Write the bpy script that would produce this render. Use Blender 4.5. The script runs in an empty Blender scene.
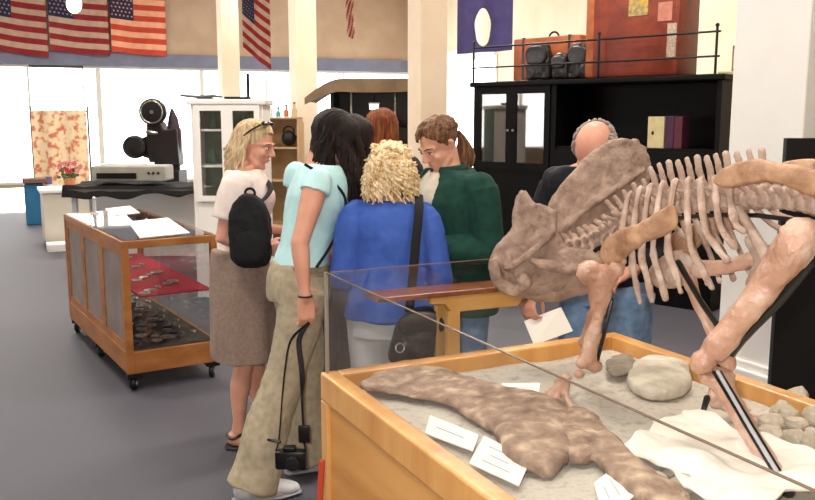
import bpy, bmesh, math, random
from mathutils import Vector, Matrix, noise
V = Vector
R = math.radians
random.seed(7)
SC = bpy.context.scene
COL = SC.collection
F = 850.0
PITCH = math.atan(130/850)
CP, SP = math.cos(PITCH), math.sin(PITCH)
EYE = 1.6

# ---------- measuring: where a line of sight of the photo meets a given depth / height / plane
def ray(u, v):
    b = (250-v)/F
    return V(((u-407.5)/F, CP+b*SP, -SP+b*CP))
def P(u, v, Y):
    r = ray(u, v); t = Y/r.y
    return V((r.x*t, Y, EYE+r.z*t))
def PZ(u, v, z):
    r = ray(u, v); t = (z-EYE)/r.z
    return V((r.x*t, r.y*t, z))
# room grid directions
TH = R(26.2)
A = V((-math.sin(TH), math.cos(TH), 0))      # away to the left
B = V((math.cos(TH), math.sin(TH), 0))       # to the right, slightly away
LC = PZ(320, 372, .85)                        # left corner of the fossil case
def CW(r, q, z): return V((LC.x, LC.y, 0)) + B*r - A*q + V((0, 0, z))
OX = V((.619, 2.54, 0))                       # skeleton axis origin
def AX(s, w, z): return OX + A*s + B*w + V((0, 0, z))
def PW(u, v, w):
    r = ray(u, v); t = (w+OX.dot(B))/r.dot(B)
    return V((r.x*t, r.y*t, EYE+r.z*t))

# ---------- materials
def lin(c):
    c = c/255
    return c/12.92 if c <= .04045 else ((c+.055)/1.055)**2.4
def C(h):
    h = h.lstrip('#')
    return tuple(lin(int(h[i:i+2], 16)) for i in (0, 2, 4))+(1,)
MATS = {}
def mat(name, c1, c2=None, scale=8, rough=.6, bump=0, bscale=None, stretch=(1, 1, 1), spec=.4, metal=0, lo=.35, hi=.65, sheen=0, detail=5, c3=None, sub=0):
    if name in MATS: return MATS[name]
    m = bpy.data.materials.new(name); m.use_nodes = True
    nt = m.node_tree; N = nt.nodes; L = nt.links
    bs = N['Principled BSDF']
    bs.inputs['Base Color'].default_value = C(c1)
    bs.inputs['Roughness'].default_value = rough
    bs.inputs['Specular IOR Level'].default_value = spec
    bs.inputs['Metallic'].default_value = metal
    if sheen: bs.inputs['Sheen Weight'].default_value = sheen
    if sub:
        bs.inputs['Subsurface Weight'].default_value = sub
        bs.inputs['Subsurface Radius'].default_value = (.02, .008, .004)
        bs.inputs['Subsurface Scale'].default_value = .5
    if c2 or bump:
        tc = N.new('ShaderNodeTexCoord'); mp = N.new('ShaderNodeMapping')
        mp.inputs['Scale'].default_value = stretch
        L.new(tc.outputs['Object'], mp.inputs['Vector'])
    if c2:
        nz = N.new('ShaderNodeTexNoise'); nz.inputs['Scale'].default_value = scale; nz.inputs['Detail'].default_value = detail
        L.new(mp.outputs[0], nz.inputs['Vector'])
        cr = N.new('ShaderNodeValToRGB')
        cr.color_ramp.elements[0].position = lo; cr.color_ramp.elements[0].color = C(c1)
        cr.color_ramp.elements[1].position = hi; cr.color_ramp.elements[1].color = C(c2)
        if c3:
            e = cr.color_ramp.elements.new((lo+hi)/2); e.color = C(c3)
        L.new(nz.outputs['Fac'], cr.inputs[0]); L.new(cr.outputs[0], bs.inputs['Base Color'])
    if bump:
        nb = N.new('ShaderNodeTexNoise'); nb.inputs['Scale'].default_value = bscale or scale*4; nb.inputs['Detail'].default_value = 6
        L.new(mp.outputs[0], nb.inputs['Vector'])
        bp = N.new('ShaderNodeBump'); bp.inputs['Strength'].default_value = bump; bp.inputs['Distance'].default_value = .01
        L.new(nb.outputs['Fac'], bp.inputs['Height']); L.new(bp.outputs[0], bs.inputs['Normal'])
    MATS[name] = m
    return m
def glass(name, tint='#f2f5f2', refl=1.0, rough=.02):
    if name in MATS: return MATS[name]
    m = bpy.data.materials.new(name); m.use_nodes = True
    nt = m.node_tree; N = nt.nodes; L = nt.links
    N.remove(N['Principled BSDF'])
    tr = N.new('ShaderNodeBsdfTransparent'); tr.inputs[0].default_value = C(tint)
    gl = N.new('ShaderNodeBsdfGlossy'); gl.inputs['Roughness'].default_value = rough
    lw = N.new('ShaderNodeLayerWeight'); lw.inputs[0].default_value = .5
    pw = N.new('ShaderNodeMath'); pw.operation = 'POWER'; pw.inputs[1].default_value = 4.5
    mu = N.new('ShaderNodeMath'); mu.operation = 'MULTIPLY_ADD'; mu.inputs[1].default_value = .55*refl; mu.inputs[2].default_value = .035*refl
    L.new(lw.outputs['Facing'], pw.inputs[0])
    mx = N.new('ShaderNodeMixShader')
    L.new(pw.outputs[0], mu.inputs[0]); L.new(mu.outputs[0], mx.inputs[0])
    L.new(tr.outputs[0], mx.inputs[1]); L.new(gl.outputs[0], mx.inputs[2])
    L.new(mx.outputs[0], N['Material Output'].inputs[0])
    MATS[name] = m
    return m
def emis(name, c, s):
    if name in MATS: return MATS[name]
    m = bpy.data.materials.new(name); m.use_nodes = True
    bs = m.node_tree.nodes['Principled BSDF']
    bs.inputs['Base Color'].default_value = C(c); bs.inputs['Emission Color'].default_value = C(c); bs.inputs['Emission Strength'].default_value = s
    MATS[name] = m
    return m

# ---------- mesh builder
def frame_of(d, up=V((0, 0, 1))):
    d = d.normalized()
    if abs(d.dot(up)) > .97: up = V((0, 1, 0)) if abs(d.y) < .9 else V((1, 0, 0))
    s = d.cross(up).normalized(); u = s.cross(d).normalized()
    return s, u, d
class MB:
    def __init__(s): s.v = []; s.f = []; s.m = []; s.mi = 0
    def add(s, vs, fs, M=None):
        o = len(s.v)
        s.v += [(M @ V(p)) if M else V(p) for p in vs]
        s.f += [tuple(o+i for i in f) for f in fs]; s.m += [s.mi]*len(fs)
        return s
    def box(s, c, d, M=None, rz=0):
        c = V(c); x, y, z = [k/2 for k in d]
        vs = [V((a, b, e)) for e in (-z, z) for a, b in ((-x, -y), (x, -y), (x, y), (-x, y))]
        if rz:
            r = Matrix.Rotation(rz, 3, 'Z'); vs = [r @ k for k in vs]
        return s.add([c+k for k in vs], [(3, 2, 1, 0), (4, 5, 6, 7), (0, 1, 5, 4), (1, 2, 6, 5), (2, 3, 7, 6), (3, 0, 4, 7)], M)
    def hexa(s, lo, hi):       # four bottom points, four top points
        return s.add(list(lo)+list(hi), [(3, 2, 1, 0), (4, 5, 6, 7), (0, 1, 5, 4), (1, 2, 6, 5), (2, 3, 7, 6), (3, 0, 4, 7)])
    def bar(s, p, q, w, h, up=V((0, 0, 1))):
        p, q = V(p), V(q); a, u, d = frame_of(q-p, up); a *= w/2; u *= h/2
        return s.hexa([p-a-u, p+a-u, q+a-u, q-a-u], [p-a+u, p+a+u, q+a+u, q-a+u])
    def loft(s, rings, cap=True, M=None):
        n = len(rings[0]); vs = [p for r in rings for p in r]; fs = []
        for i in range(len(rings)-1):
            for j in range(n):
                k = (j+1) % n
                fs.append((i*n+j, i*n+k, (i+1)*n+k, (i+1)*n+j))
        if cap:
            fs.append(tuple(range(n))[::-1]); fs.append(tuple((len(rings)-1)*n+j for j in range(n)))
        return s.add(vs, fs, M)
    def tube(s, path, rad, n=8, up=V((0, 0, 1)), M=None, res=0, round_=True):
        path = [V(p) for p in path]
        if not isinstance(rad, (list, tuple)): rad = [rad]*len(path)
        rad = [r if isinstance(r, (list, tuple)) else (r, r) for r in rad]
        if res: path, rad = smooth_path(path, rad, res)
        rings = []; pd = None
        for i, p in enumerate(path):
            d = (path[min(i+1, len(path)-1)]-path[max(i-1, 0)])
            if d.length < 1e-9: d = pd or V((0, 0, 1))
            if pd is None: a, u, d = frame_of(d, up)
            else:
                d = d.normalized(); q_ = pd.rotation_difference(d); a = q_ @ a; u = q_ @ u
                a = (a-d*a.dot(d)).normalized(); u = a.cross(d).normalized()
            pd = d
            ring = lambda c, k: [c+a*(math.cos(t)*rad[i][0]*k)+u*(math.sin(t)*rad[i][1]*k) for t in [2*math.pi*j/n for j in range(n)]]
            rr = min(rad[i])
            if round_ and i == 0: rings += [ring(p-d*rr*.9, .4), ring(p-d*rr*.55, .8)]
            rings.append(ring(p, 1))
            if round_ and i == len(path)-1: rings += [ring(p+d*rr*.55, .8), ring(p+d*rr*.9, .4)]
        return s.loft(rings, M=M)
    def cyl(s, p, q, r0, r1=None, n=20):
        return s.tube([p, q], [r0, r0 if r1 is None else r1], n=n, round_=False)
    def ell(s, c, r, M=None, n=14, rot=None):
        c = V(c)
        if not isinstance(r, (list, tuple)): r = (r, r, r)
        h = n//2; rings = []
        for i in range(h+1):
            ph = math.pi*(i+.02 if i == 0 else i-.02 if i == h else i)/h
            rings.append([V((math.sin(ph)*math.cos(2*math.pi*j/n)*r[0], math.sin(ph)*math.sin(2*math.pi*j/n)*r[1], -math.cos(ph)*r[2])) for j in range(n)])
        if rot: rings = [[rot @ p for p in k] for k in rings]
        return s.loft([[c+p for p in k] for k in rings], M=M)
    def torus(s, c, Rr, r, axis=V((0, 0, 1)), n=24, k=8, arc=1.0, start=0):
        a, u, d = frame_of(V(axis)); c = V(c)
        m = int(n*arc)+(0 if arc >= 1 else 1)
        pts = [c+(a*math.cos(start+2*math.pi*i/n)+u*math.sin(start+2*math.pi*i/n))*Rr for i in range(m)]
        if arc < 1: return s.tube(pts, r, n=k)
        rings = []
        for i, p in enumerate(pts):
            o = (p-c).normalized()
            rings.append([p+o*(math.cos(2*math.pi*j/k)*r)+d*(math.sin(2*math.pi*j/k)*r) for j in range(k)])
        rings.append(rings[0])
        return s.loft(rings, cap=False)
    def prism(s, pts, off):
        n = len(pts); pts = [V(p) for p in pts]; off = V(off)
        return s.add(pts+[p+off for p in pts], [tuple(range(n))[::-1], tuple(range(n, 2*n))]+[(i, (i+1) % n, n+(i+1) % n, n+i) for i in range(n)])
    def inflate(s, pts, nrm, T, centre=None, flat=.25, back=1.0, bow=0):
        pts = [V(p) for p in pts]; nrm = V(nrm).normalized()
        # resample outline smoothly
        n = len(pts); q = []
        for i in range(n):
            p0, p1, p2, p3 = pts[i-1], pts[i], pts[(i+1) % n], pts[(i+2) % n]
            for t in (0, .25, .5, .75):
                q.append(.5*((2*p1)+(-p0+p2)*t+(2*p0-5*p1+4*p2-p3)*t*t+(-p0+3*p1-3*p2+p3)*t**3))
        c = V(centre) if centre else sum(q, V())/len(q)
        ks = [0.02, .3, .55, .75, .9, .98]
        def off(k): return T*(flat+(1-flat)*math.sqrt(max(0, 1-k*k)))
        rings = []
        for k in ks: rings.append([c+(p-c)*k+nrm*(off(k)+bow*(1-k*k)) for p in q])
        rings.append([p for p in q])
        for k in ks[::-1]: rings.append([c+(p-c)*k-nrm*(off(k)*back-bow*(1-k*k)) for p in q])
        return s.loft(rings)
    def grid(s, nu, nv, fn, mfn=None):
        o = len(s.v)
        for j in range(nv+1):
            for i in range(nu+1): s.v.append(V(fn(i/nu, j/nv)))
        for j in range(nv):
            for i in range(nu):
                k = o+j*(nu+1)+i
                s.f.append((k, k+1, k+nu+2, k+nu+1)); s.m.append(mfn((i+.5)/nu, (j+.5)/nv) if mfn else s.mi)
        return s
    def solid_grid(s, nu, nv, fn, th, mfn=None):
        # a sheet with thickness vector th
        th = V(th); o = len(s.v); s.grid(nu, nv, fn, mfn); o2 = len(s.v)
        s.grid(nu, nv, lambda a, b: V(fn(a, b))+th, mfn)
        W = nu+1
        bd = [j for j in range(nu)]+[j*W+nu for j in range(nv)]+[nv*W+nu-j for j in range(nu)]+[(nv-j)*W for j in range(nv)]
        for i in range(len(bd)):
            x, y = bd[i], bd[(i+1) % len(bd)]
            s.f.append((o+x, o+y, o2+y, o2+x)); s.m.append(s.mi)
        return s
    def build(s, name, mats, parent=None, smooth=True, bevel=0, vox=0, sm=0, disp=None, world=True, extra=None, mfun=None, sub=0, recalc=True, origin=None, ang=40):
        if not isinstance(mats, (list, tuple)): mats = [mats]
        me = bpy.data.meshes.new(name)
        me.from_pydata([tuple(v) for v in s.v], [], s.f)
        me.polygons.foreach_set('material_index', s.m)
        if recalc:
            bm = bmesh.new(); bm.from_mesh(me); bmesh.ops.recalc_face_normals(bm, faces=bm.faces); bm.to_mesh(me); bm.free()
        for k in mats: me.materials.append(k)
        o = bpy.data.objects.new(name, me); COL.objects.link(o)
        if bevel or vox or sub:
            if bevel:
                b = o.modifiers.new('b', 'BEVEL'); b.width = bevel; b.segments = 2; b.limit_method = 'ANGLE'; b.angle_limit = R(35)
            if vox:
                r = o.modifiers.new('r', 'REMESH'); r.mode = 'VOXEL'; r.voxel_size = vox
                if sm:
                    t = o.modifiers.new('s', 'SMOOTH'); t.factor = .5; t.iterations = sm
            if sub:
                t = o.modifiers.new('ss', 'SUBSURF'); t.levels = sub; t.render_levels = sub
            dg = bpy.context.evaluated_depsgraph_get()
            me2 = bpy.data.meshes.new_from_object(o.evaluated_get(dg), depsgraph=dg)
            o.modifiers.clear(); old = o.data; o.data = me2; bpy.data.meshes.remove(old); me = me2; me.name = name
            if not len(me.materials):
                for k in mats: me.materials.append(k)
        if disp:
            nr = [v.normal.copy() for v in me.vertices]
            for v, n_ in zip(me.vertices, nr):
                v.co += disp(v.co, n_)
        if mfun:
            for p in me.polygons: p.material_index = mfun(p.center)
        if extra:
            bm = bmesh.new(); bm.from_mesh(me)
            vs = [bm.verts.new(v) for v in extra.v]
            for f, mi in zip(extra.f, extra.m):
                try:
                    ff = bm.faces.new([vs[i] for i in f]); ff.material_index = mi
                except ValueError: pass
            bm.to_mesh(me); bm.free()
        if smooth:
            me.polygons.foreach_set('use_smooth', [True]*len(me.polygons))
            if not vox and ang < 180:
                try: me.set_sharp_from_angle(angle=R(ang))
                except Exception: pass
        me.update()
        if parent is not None:
            if world:
                me.transform(root_matrix(parent).inverted())
            o.parent = parent
        elif world:
            if origin is None:
                xs = [v.co for v in me.vertices]
                origin = V(((min(p.x for p in xs)+max(p.x for p in xs))/2, (min(p.y for p in xs)+max(p.y for p in xs))/2, min(p.z for p in xs)))
            me.transform(Matrix.Translation(-V(origin))); o.location = origin
        return o
def root_matrix(o):
    m = Matrix.Translation(o.location) @ o.rotation_euler.to_matrix().to_4x4()
    return (root_matrix(o.parent) @ m) if o.parent else m
def smooth_path(path, rad, res):
    n = len(path); P_, R_ = [], []
    for i in range(n-1):
        p0, p1, p2, p3 = path[max(i-1, 0)], path[i], path[i+1], path[min(i+2, n-1)]
        for k in range(res):
            t = k/res
            P_.append(.5*((2*p1)+(-p0+p2)*t+(2*p0-5*p1+4*p2-p3)*t*t+(-p0+3*p1-3*p2+p3)*t**3))
            w = t*t*(3-2*t)
            R_.append(tuple(a*(1-w)+b*w for a, b in zip(rad[i], rad[i+1])))
    P_.append(path[-1]); R_.append(tuple(rad[-1]))
    return P_, R_
def thing(name, label, cat, loc=(0, 0, 0), rz=0, group=None):
    o = bpy.data.objects.new(name, None); COL.objects.link(o)
    o.empty_display_size = .1
    o.location = loc; o.rotation_euler = (0, 0, rz); o['label'] = label; o['category'] = cat
    if group: o['group'] = group
    return o
def tag(o, label, cat, group=None):
    o['label'] = label; o['category'] = cat
    if group: o['group'] = group
    return o
def struct(o): o['kind'] = 'structure'; return o
def nz(p, sc, amp, seed=0.0):
    return noise.noise(V(p)*sc+V((seed, seed*1.7, seed*.3)))*amp
def rough_disp(sc, amp, seed=0.0, sc2=None):
    def f(co, n):
        d = nz(co, sc, amp, seed)+nz(co, (sc2 or sc*3), amp*.45, seed+5)
        return n*d
    return f
def dup(root, loc, rz=None, label=None, group=None, scale=None):
    r = root.copy(); COL.objects.link(r); r.location = loc
    if rz is not None: r.rotation_euler = (0, 0, rz)
    if label: r['label'] = label
    if group: r['group'] = group
    if scale: r.scale = (scale,)*3
    for ch in list(root.children):
        c = ch.copy(); COL.objects.link(c); c.parent = r
        for g in ch.children:
            d = g.copy(); COL.objects.link(d); d.parent = c
    return r
def floorpt(p): return V((p.x, p.y, 0))
# ================= camera, world, lights =================
cam = bpy.data.cameras.new('camera'); co = bpy.data.objects.new('camera', cam); COL.objects.link(co)
cam.sensor_width = 36; cam.lens = 36*F/815; cam.clip_start = .05
co.location = (0, 0, EYE); co.rotation_euler = (math.pi/2-PITCH, 0, 0)
SC.camera = co
SC.view_settings.view_transform = 'Standard'; SC.view_settings.look = 'None'
SC.view_settings.gamma = 1; SC.view_settings.use_curve_mapping = False
SC.view_settings.exposure = 0.35
SC.cycles.use_denoising = True
SC.cycles.sample_clamp_indirect = 6
SC.cycles.max_bounces = 8; SC.cycles.transparent_max_bounces = 16
w = bpy.data.worlds.new('world'); SC.world = w; w.use_nodes = True
w.node_tree.nodes['Background'].inputs[0].default_value = (1, .985, .97, 1)
w.node_tree.nodes['Background'].inputs[1].default_value = 6.0
def area(name, loc, rot, sx, sy, e, col=(1, 1, 1)):
    l = bpy.data.lights.new(name, 'AREA'); l.shape = 'RECTANGLE'; l.size = sx; l.size_y = sy; l.energy = e; l.color = col
    o = bpy.data.objects.new(name, l); COL.objects.link(o); o.location = loc; o.rotation_euler = rot; return o
# unseen area lights under the ceiling, added to fill the room
for (x, y, e) in ((-1.5, 1.0, 55), (1.6, 2.2, 45), (-3.0, 5.5, 75), (1.2, 6.0, 80), (-4.5, 11, 110), (0.8, 11, 130), (-7, 15.5, 80), (-2, 17, 130)):
    area('ceiling_fill', (x, y, 5.3), (0, 0, TH), 1.2, .6, e*1.7, (1, .92, .82))
# the camera's own flash
fl = bpy.data.lights.new('camera_flash', 'POINT'); fl.energy = 120; fl.shadow_soft_size = .03; fl.color = (1, .97, .94)
fo = bpy.data.objects.new('camera_flash', fl); COL.objects.link(fo); fo.location = (-.08, -.02, EYE+.07)

# ================= the room =================
M_wall = mat('wall_paint', '#bda48c', '#b1977f', 1.5, .8, .05)
M_cream = mat('cream_paint', '#f0e3cc', '#e9d9bd', 1.5, .8)
M_white = mat('white_paint', '#f8f6f2', '#f3f0ec', 2, .5)
M_colmn = mat('column_paint', '#f3e2cc', '#ead6bd', 2, .6)
M_band = mat('blue_grey_metal', '#71758a', '#676b7e', 3, .45)
M_frame = mat('aluminium_frame', '#d8d2c8', None, rough=.4)
M_dark = mat('dark_bar', '#5b5550', None, rough=.5)
M_carpet = mat('blue_grey_carpet', '#44454f', '#5d5c66', 300, .6, .35, 420, lo=.3, hi=.7, c3='#504f59')
M_ceil = mat('ceiling_tile', '#e6ddcf', None, rough=.9)
M_glassw = glass('window_glass', '#f7f9f8', .35)
M_black = mat('black_plastic', '#0d0d0f', None, rough=.35)
M_blackm = mat('black_cloth', '#101013', '#17171b', 60, .85)
a0 = PZ(0, 64, 2.9); a1 = PZ(400, 72.5, 2.9); a0.z = a1.z = 0
dB = (a1-a0).normalized()
def on_line(u, a, d):       # horizontal point on line a+d*s that lies at image column u
    r = ray(u, 120); k = r.x/r.y
    return a+d*((k*a.y-a.x)/(d.x-k*d.y))
corner = on_line(424, a0, dB)
b1 = PZ(462, 66, 2.9); b1.z = 0
dR = (b1-corner).normalized()
E0 = a0-dB*4; E2 = corner+dR*((corner.y+4)/-dR.y)
nB = V((dB.y, -dB.x, 0)); nR = V((dR.y, -dR.x, 0))      # inward normals
if nB.y > 0: nB = -nB
if nR.x > 0: nR = -nR
def wallpart(m, p, q, n, z0, z1, th=.15, push=0):
    # slab from p to q, its room face offset by push, thickness going outward
    a, b = p+n*push, q+n*push; c, d = q-n*th, p-n*th
    Z = V((0, 0, 1))
    m.hexa([a+Z*z0, b+Z*z0, c+Z*z0, d+Z*z0], [a+Z*z1, b+Z*z1, c+Z*z1, d+Z*z1])
room = [V((-12.5, -4, 0)), V((E2.x, -4, 0)), corner, E0]
room = [p+(p-V((-1, 8, 0))).normalized()*.25 for p in room]
m = MB(); m.prism([p+V((0, 0, -.1)) for p in room], (0, 0, .1))
struct(m.build('floor', M_carpet, smooth=False))
m = MB(); m.prism([p+V((0, 0, 5.6)) for p in room], (0, 0, .1))
struct(m.build('ceiling', M_ceil, smooth=False))
m = MB(); wallpart(m, E0, corner, nB, 2.9, 5.6); wallpart(m, E0, corner, nB, 0, .06)
struct(m.build('wall_back', M_wall, smooth=False))
wR0 = on_line(449, corner, dR); wR1 = on_line(497, corner, dR)
m = MB(); wallpart(m, corner, wR1, nR, 3.0, 5.6); wallpart(m, corner, wR0, nR, 0, 3.0); wallpart(m, wR1, E2, nR, 0, 5.6); wallpart(m, wR0, wR1, nR, 0, .28)
struct(m.build('wall_right', M_cream, smooth=False))
EL = V((-12.5, -4, 0))
dl = (EL-E0).normalized(); nL = V((-dl.y, dl.x, 0))
if nL.x < 0: nL = -nL
w0 = E0+dl*((E0.y-7.5)/-dl.y); w1 = E0+dl*((E0.y-.5)/-dl.y)
m = MB(); wallpart(m, E0, w0, nL, 0, 5.6); wallpart(m, w1, EL, nL, 0, 5.6); wallpart(m, w0, w1, nL, 0, .9); wallpart(m, w0, w1, nL, 3.0, 5.6); struct(m.build('wall_left', M_wall, smooth=False))
g = MB(); wallpart(g, w0, w1, nL, .9, 3.0, .03, -.02); o = struct(g.build('window_9', M_glassw, smooth=False))
for k in range(6):
    f = MB(); c_ = w0.lerp(w1, k/5); wallpart(f, c_-dl*-.04, c_+dl*-.04, nL, .9, 3, .09, .03); f.build('window_frame', M_frame, parent=o, smooth=False)
m = MB(); wallpart(m, V((-12.5, -4, 0)), V((E2.x, -4, 0)), V((0, 1, 0)), 0, 5.6); struct(m.build('wall_front', M_wall, smooth=False))
# soffit band
m = MB(); wallpart(m, E0, corner, nB, 2.9, 3.22, .02, .12); struct(m.build('trim_1', M_band, smooth=False))
m = MB(); wallpart(m, corner, wR1, nR, 2.98, 3.3, .02, .10); struct(m.build('trim_2', M_white, smooth=False))
# windows
xs = [-1, 32, 86, 103, 205, 268, 345, 424]
cuts = [E0]+[on_line(u, a0, dB) for u in xs[1:-1]]+[corner]
for i in range(len(cuts)-1):
    p, q = cuts[i], cuts[i+1]
    g = MB(); wallpart(g, p+dB*.02, q-dB*.02, nB, .06, 2.9, .03, -.02)
    o = struct(g.build('window_%d' % (i+1), M_glassw, smooth=False))
    f = MB(); wd = (.05, .03, .12, .10, .05, .05, .05)[i]
    wallpart(f, q-dB*wd, q, nB, .06, 2.9, .09, .03)
    wallpart(f, p, q, nB, .06, .12, .09, .02); wallpart(f, p, q, nB, 2.84, 2.9, .09, .02)
    f.build('window_frame', [M_frame if i != 1 else M_dark], parent=o, smooth=False)
g = MB(); wallpart(g, wR0, wR1, nR, .28, 3.0, .03, -.02); o = struct(g.build('window_8', M_glassw, smooth=False))
f = MB(); wallpart(f, wR0, wR0+dR*.06, nR, .28, 3, .09, .03); wallpart(f, wR1-dR*.06, wR1, nR, .28, 3, .09, .03); wallpart(f, wR0, wR1, nR, .28, .34, .09, .02)
f.build('window_frame', M_frame, parent=o, smooth=False)
# daylight portals in the window openings
def portal(p, q, n, z0, z1):
    c = (p+q)/2+V((0, 0, (z0+z1)/2))-n*.2
    l = area('window_daylight', c, (0, 0, 0), (q-p).length, z1-z0, 1)
    l.rotation_euler = n.to_track_quat('-Z', 'Z').to_euler()
    l.data.cycles.is_portal = True
sun = bpy.data.lights.new('sun', 'SUN'); sun.energy = 22; sun.angle = R(1.5); sun.color = (1, .93, .85)
so = bpy.data.objects.new('sun', sun); COL.objects.link(so); so.rotation_euler = V((.22, -.80, -.38)).to_track_quat('-Z', 'Y').to_euler()
portal(w0, w1, nL, .9, 3)
portal(E0, corner, nB, .06, 2.9); portal(wR0, wR1, nR, .28, 3)
# columns of the hall
def column(u, Y, wd, z1=5.6, base=False, m_=None, rz=TH):
    c = P(u, 120, Y)
    m = MB(); m.box((c.x, c.y, z1/2), (wd, wd, z1), rz=rz)
    if base: m.box((c.x, c.y, .09), (wd+.09, wd+.09, .18), rz=rz); m.box((c.x, c.y, .2), (wd+.04, wd+.04, .05), rz=rz)
    o = m.build('column', m_ or M_colmn, smooth=False, bevel=.008); struct(o); return o
column(230.5, 17.0, .345); column(304, 13.2, .33); column(427, 9.6, .325); column(797, 4.85, .50, base=True, m_=M_white)

# ================= the fossil case =================
M_oak = mat('golden_oak', '#daa25c', '#bf8340', 3, .38, .1, 30, stretch=(.35, .35, 4), spec=.5, lo=.3, hi=.7, c3='#cd934c')
M_oakl = mat('honey_oak_rail', '#e0ab68', '#c58a47', 4, .35, .1, 30, stretch=(3, 3, .5), spec=.5, lo=.3, hi=.7)
M_sand = mat('grey_sand', '#c4bbad', '#aba193', 40, .95, .6, 260, c3='#cfc7ba', lo=.25, hi=.75)
M_gl = glass('case_glass', '#fafbfb', .9)
M_gedge = mat('glass_edge', '#6b5a4c', None, rough=.2, spec=.6)
W_, LEN = 1.12, 2.55
case = thing('fossil_case', 'large golden oak sandbox display case with glass sides holding the horned dinosaur skeleton', 'display case', CW(W_/2, LEN/2, 0))
case.rotation_euler = (0, 0, 0)
def cbox(m, r0, r1, q0, q1, z0, z1):
    m.hexa([CW(r0, q0, z0), CW(r1, q0, z0), CW(r1, q1, z0), CW(r0, q1, z0)], [CW(r0, q0, z1), CW(r1, q0, z1), CW(r1, q1, z1), CW(r0, q1, z1)])
T_ = .052
for (r0, r1, q0, q1) in ((0, T_, 0, LEN), (W_-T_, W_, 0, LEN), (T_, W_-T_, 0, T_), (T_, W_-T_, LEN-T_, LEN)):
    m = MB(); cbox(m, r0, r1, q0, q1, .765, .85); m.build('rim_rail', M_oakl, case, smooth=False, bevel=.006)
for (r0, r1, q0, q1) in ((.012, .03, .012, LEN-.012), (W_-.03, W_-.012, .012, LEN-.012), (.03, W_-.03, .012, .03), (.03, W_-.03, LEN-.03, LEN-.012)):
    m = MB(); cbox(m, r0, r1, q0, q1, .1, .765); m.build('side_panel', M_oak, case, smooth=False)
for (r, q) in ((.0, .0), (0, LEN-.05), (W_-.05, 0), (W_-.05, LEN-.05), (0, 1.25)):
    m = MB(); cbox(m, r, r+.05, q, q+.05, 0, .765); m.build('corner_post', M_oakl, case, smooth=False, bevel=.004)
m = MB(); cbox(m, .03, W_-.03, .03, LEN-.03, .68, .70); m.build('tray_floor', M_oak, case, smooth=False)
def pane(r0, r1, q0, q1, z0, z1, nm='glass_pane'):
    m = MB(); cbox(m, r0, r1, q0, q1, z0, z1); o = m.build(nm, M_gl, case, smooth=False)
    e = MB(); cbox(e, r0+.0005, r1-.0005, q0+.0005, q1-.0005, z1-.001, z1+.0015)
    e.build('polished_edge', M_gedge, o, smooth=False)
pane(.015, .021, .015, LEN-.02, .85, 1.155)
pane(.03, .72, .015, .021, .85, 1.155)
m = MB(); cbox(m, .012, .022, .012, .022, .85, 1.157); m.build('corner_strip', mat('glass_corner', '#8f8678', None, rough=.3), case, smooth=False)
# sand bed
S_Z = .812
def sandz(p): return S_Z+noise.noise(V(p)*5)*.010+noise.noise(V(p)*17)*.003
m = MB()
n1, n2 = 60, 120
def sfn(a, b):
    p = CW(T_+a*(W_-2*T_), T_+b*(LEN-2*T_), 0); e = min(a, 1-a, b, 1-b)
    return V((p.x, p.y, sandz(p)-max(0, .012-e*.4)))
m.solid_grid(n1, n2, sfn, (0, 0, -.1))
o = m.build('sand_bed', M_sand); tag(o, 'bed of grey sand inside the oak fossil case', 'sand'); o['kind'] = 'stuff'

# ================= fossils, rocks and cards on the sand =================
M_bone1 = mat('weathered_bone', '#7b6450', '#b89a7e', 22, .75, .6, 60, c3='#9d846c', lo=.3, hi=.7)
M_bone2 = mat('brown_fossil', '#7d6454', '#cfb69c', 20, .8, 1.0, 60, c3='#a08774', lo=.3, hi=.72)
def lying(name, outline, T, m_, label, cat, zoff=0, centre=None, group=None, amp=.008, vox=.006):
    b = MB(); T0 = T
    for part in outline:
        if isinstance(part[0], float): T = part[0]; part = part[1:]
        else: T = T0
        pts = [PZ(u, v, S_Z+.02) for u, v in part]
        b.inflate(pts, (0, 0, 1), T, flat=.35, back=.7)
    o = b.build(name, m_, vox=vox, sm=2, disp=rough_disp(14, amp, len(label), 45))
    tag(o, label, cat, group); return o
lying('fossil_thigh_bone', [[.014, (361, 386), (370, 377), (386, 368), (404, 362), (430, 368), (452, 375), (448, 388), (430, 400), (392, 394)],
    [.022, (415, 374), (440, 370), (480, 383), (520, 392), (548, 402), (545, 425), (520, 440), (480, 424), (448, 405), (425, 396)],
    [(505, 395), (540, 398), (566, 410), (574, 440), (566, 462), (545, 474), (515, 462), (498, 440), (495, 415)]], .035, M_bone2,
    'long brown fossil limb bone with a flattened blade end in the sand by the glass', 'fossil')
lying('fossil_shin_bone', [[(558, 424), (572, 411), (590, 414), (606, 432), (600, 452), (585, 462), (566, 458), (554, 442)],
    [(592, 425), (612, 440), (640, 465), (668, 484), (690, 500), (660, 512), (630, 494), (606, 472), (590, 452)]], .03, M_bone2,
    'shorter brown fossil bone whose round end touches the long limb bone', 'fossil')
M_rock = mat('pale_rock', '#b0a694', '#cfc7b6', 14, .9, .7, 50)
lying('limestone_rock', [[(628, 384), (633, 368), (650, 360), (670, 361), (688, 370), (690, 386), (672, 396), (645, 396)]], .035, M_rock, 'pale rounded flat rock behind the leg bone with the black rods', 'rock')
lying('flat_stone', [[(605, 366), (612, 357), (628, 356), (636, 364), (628, 374), (612, 375)]], .012, mat('dark_stone', '#7d7263', '#93887a', 20, .9, .6, 60), 'small dark flat stone at the back rail beside the round pale rock', 'rock')
rnd = random.Random(3)
M_rub = mat('rubble_rock', '#a89c88', '#c9beab', 20, .9, .8, 60)
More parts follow.
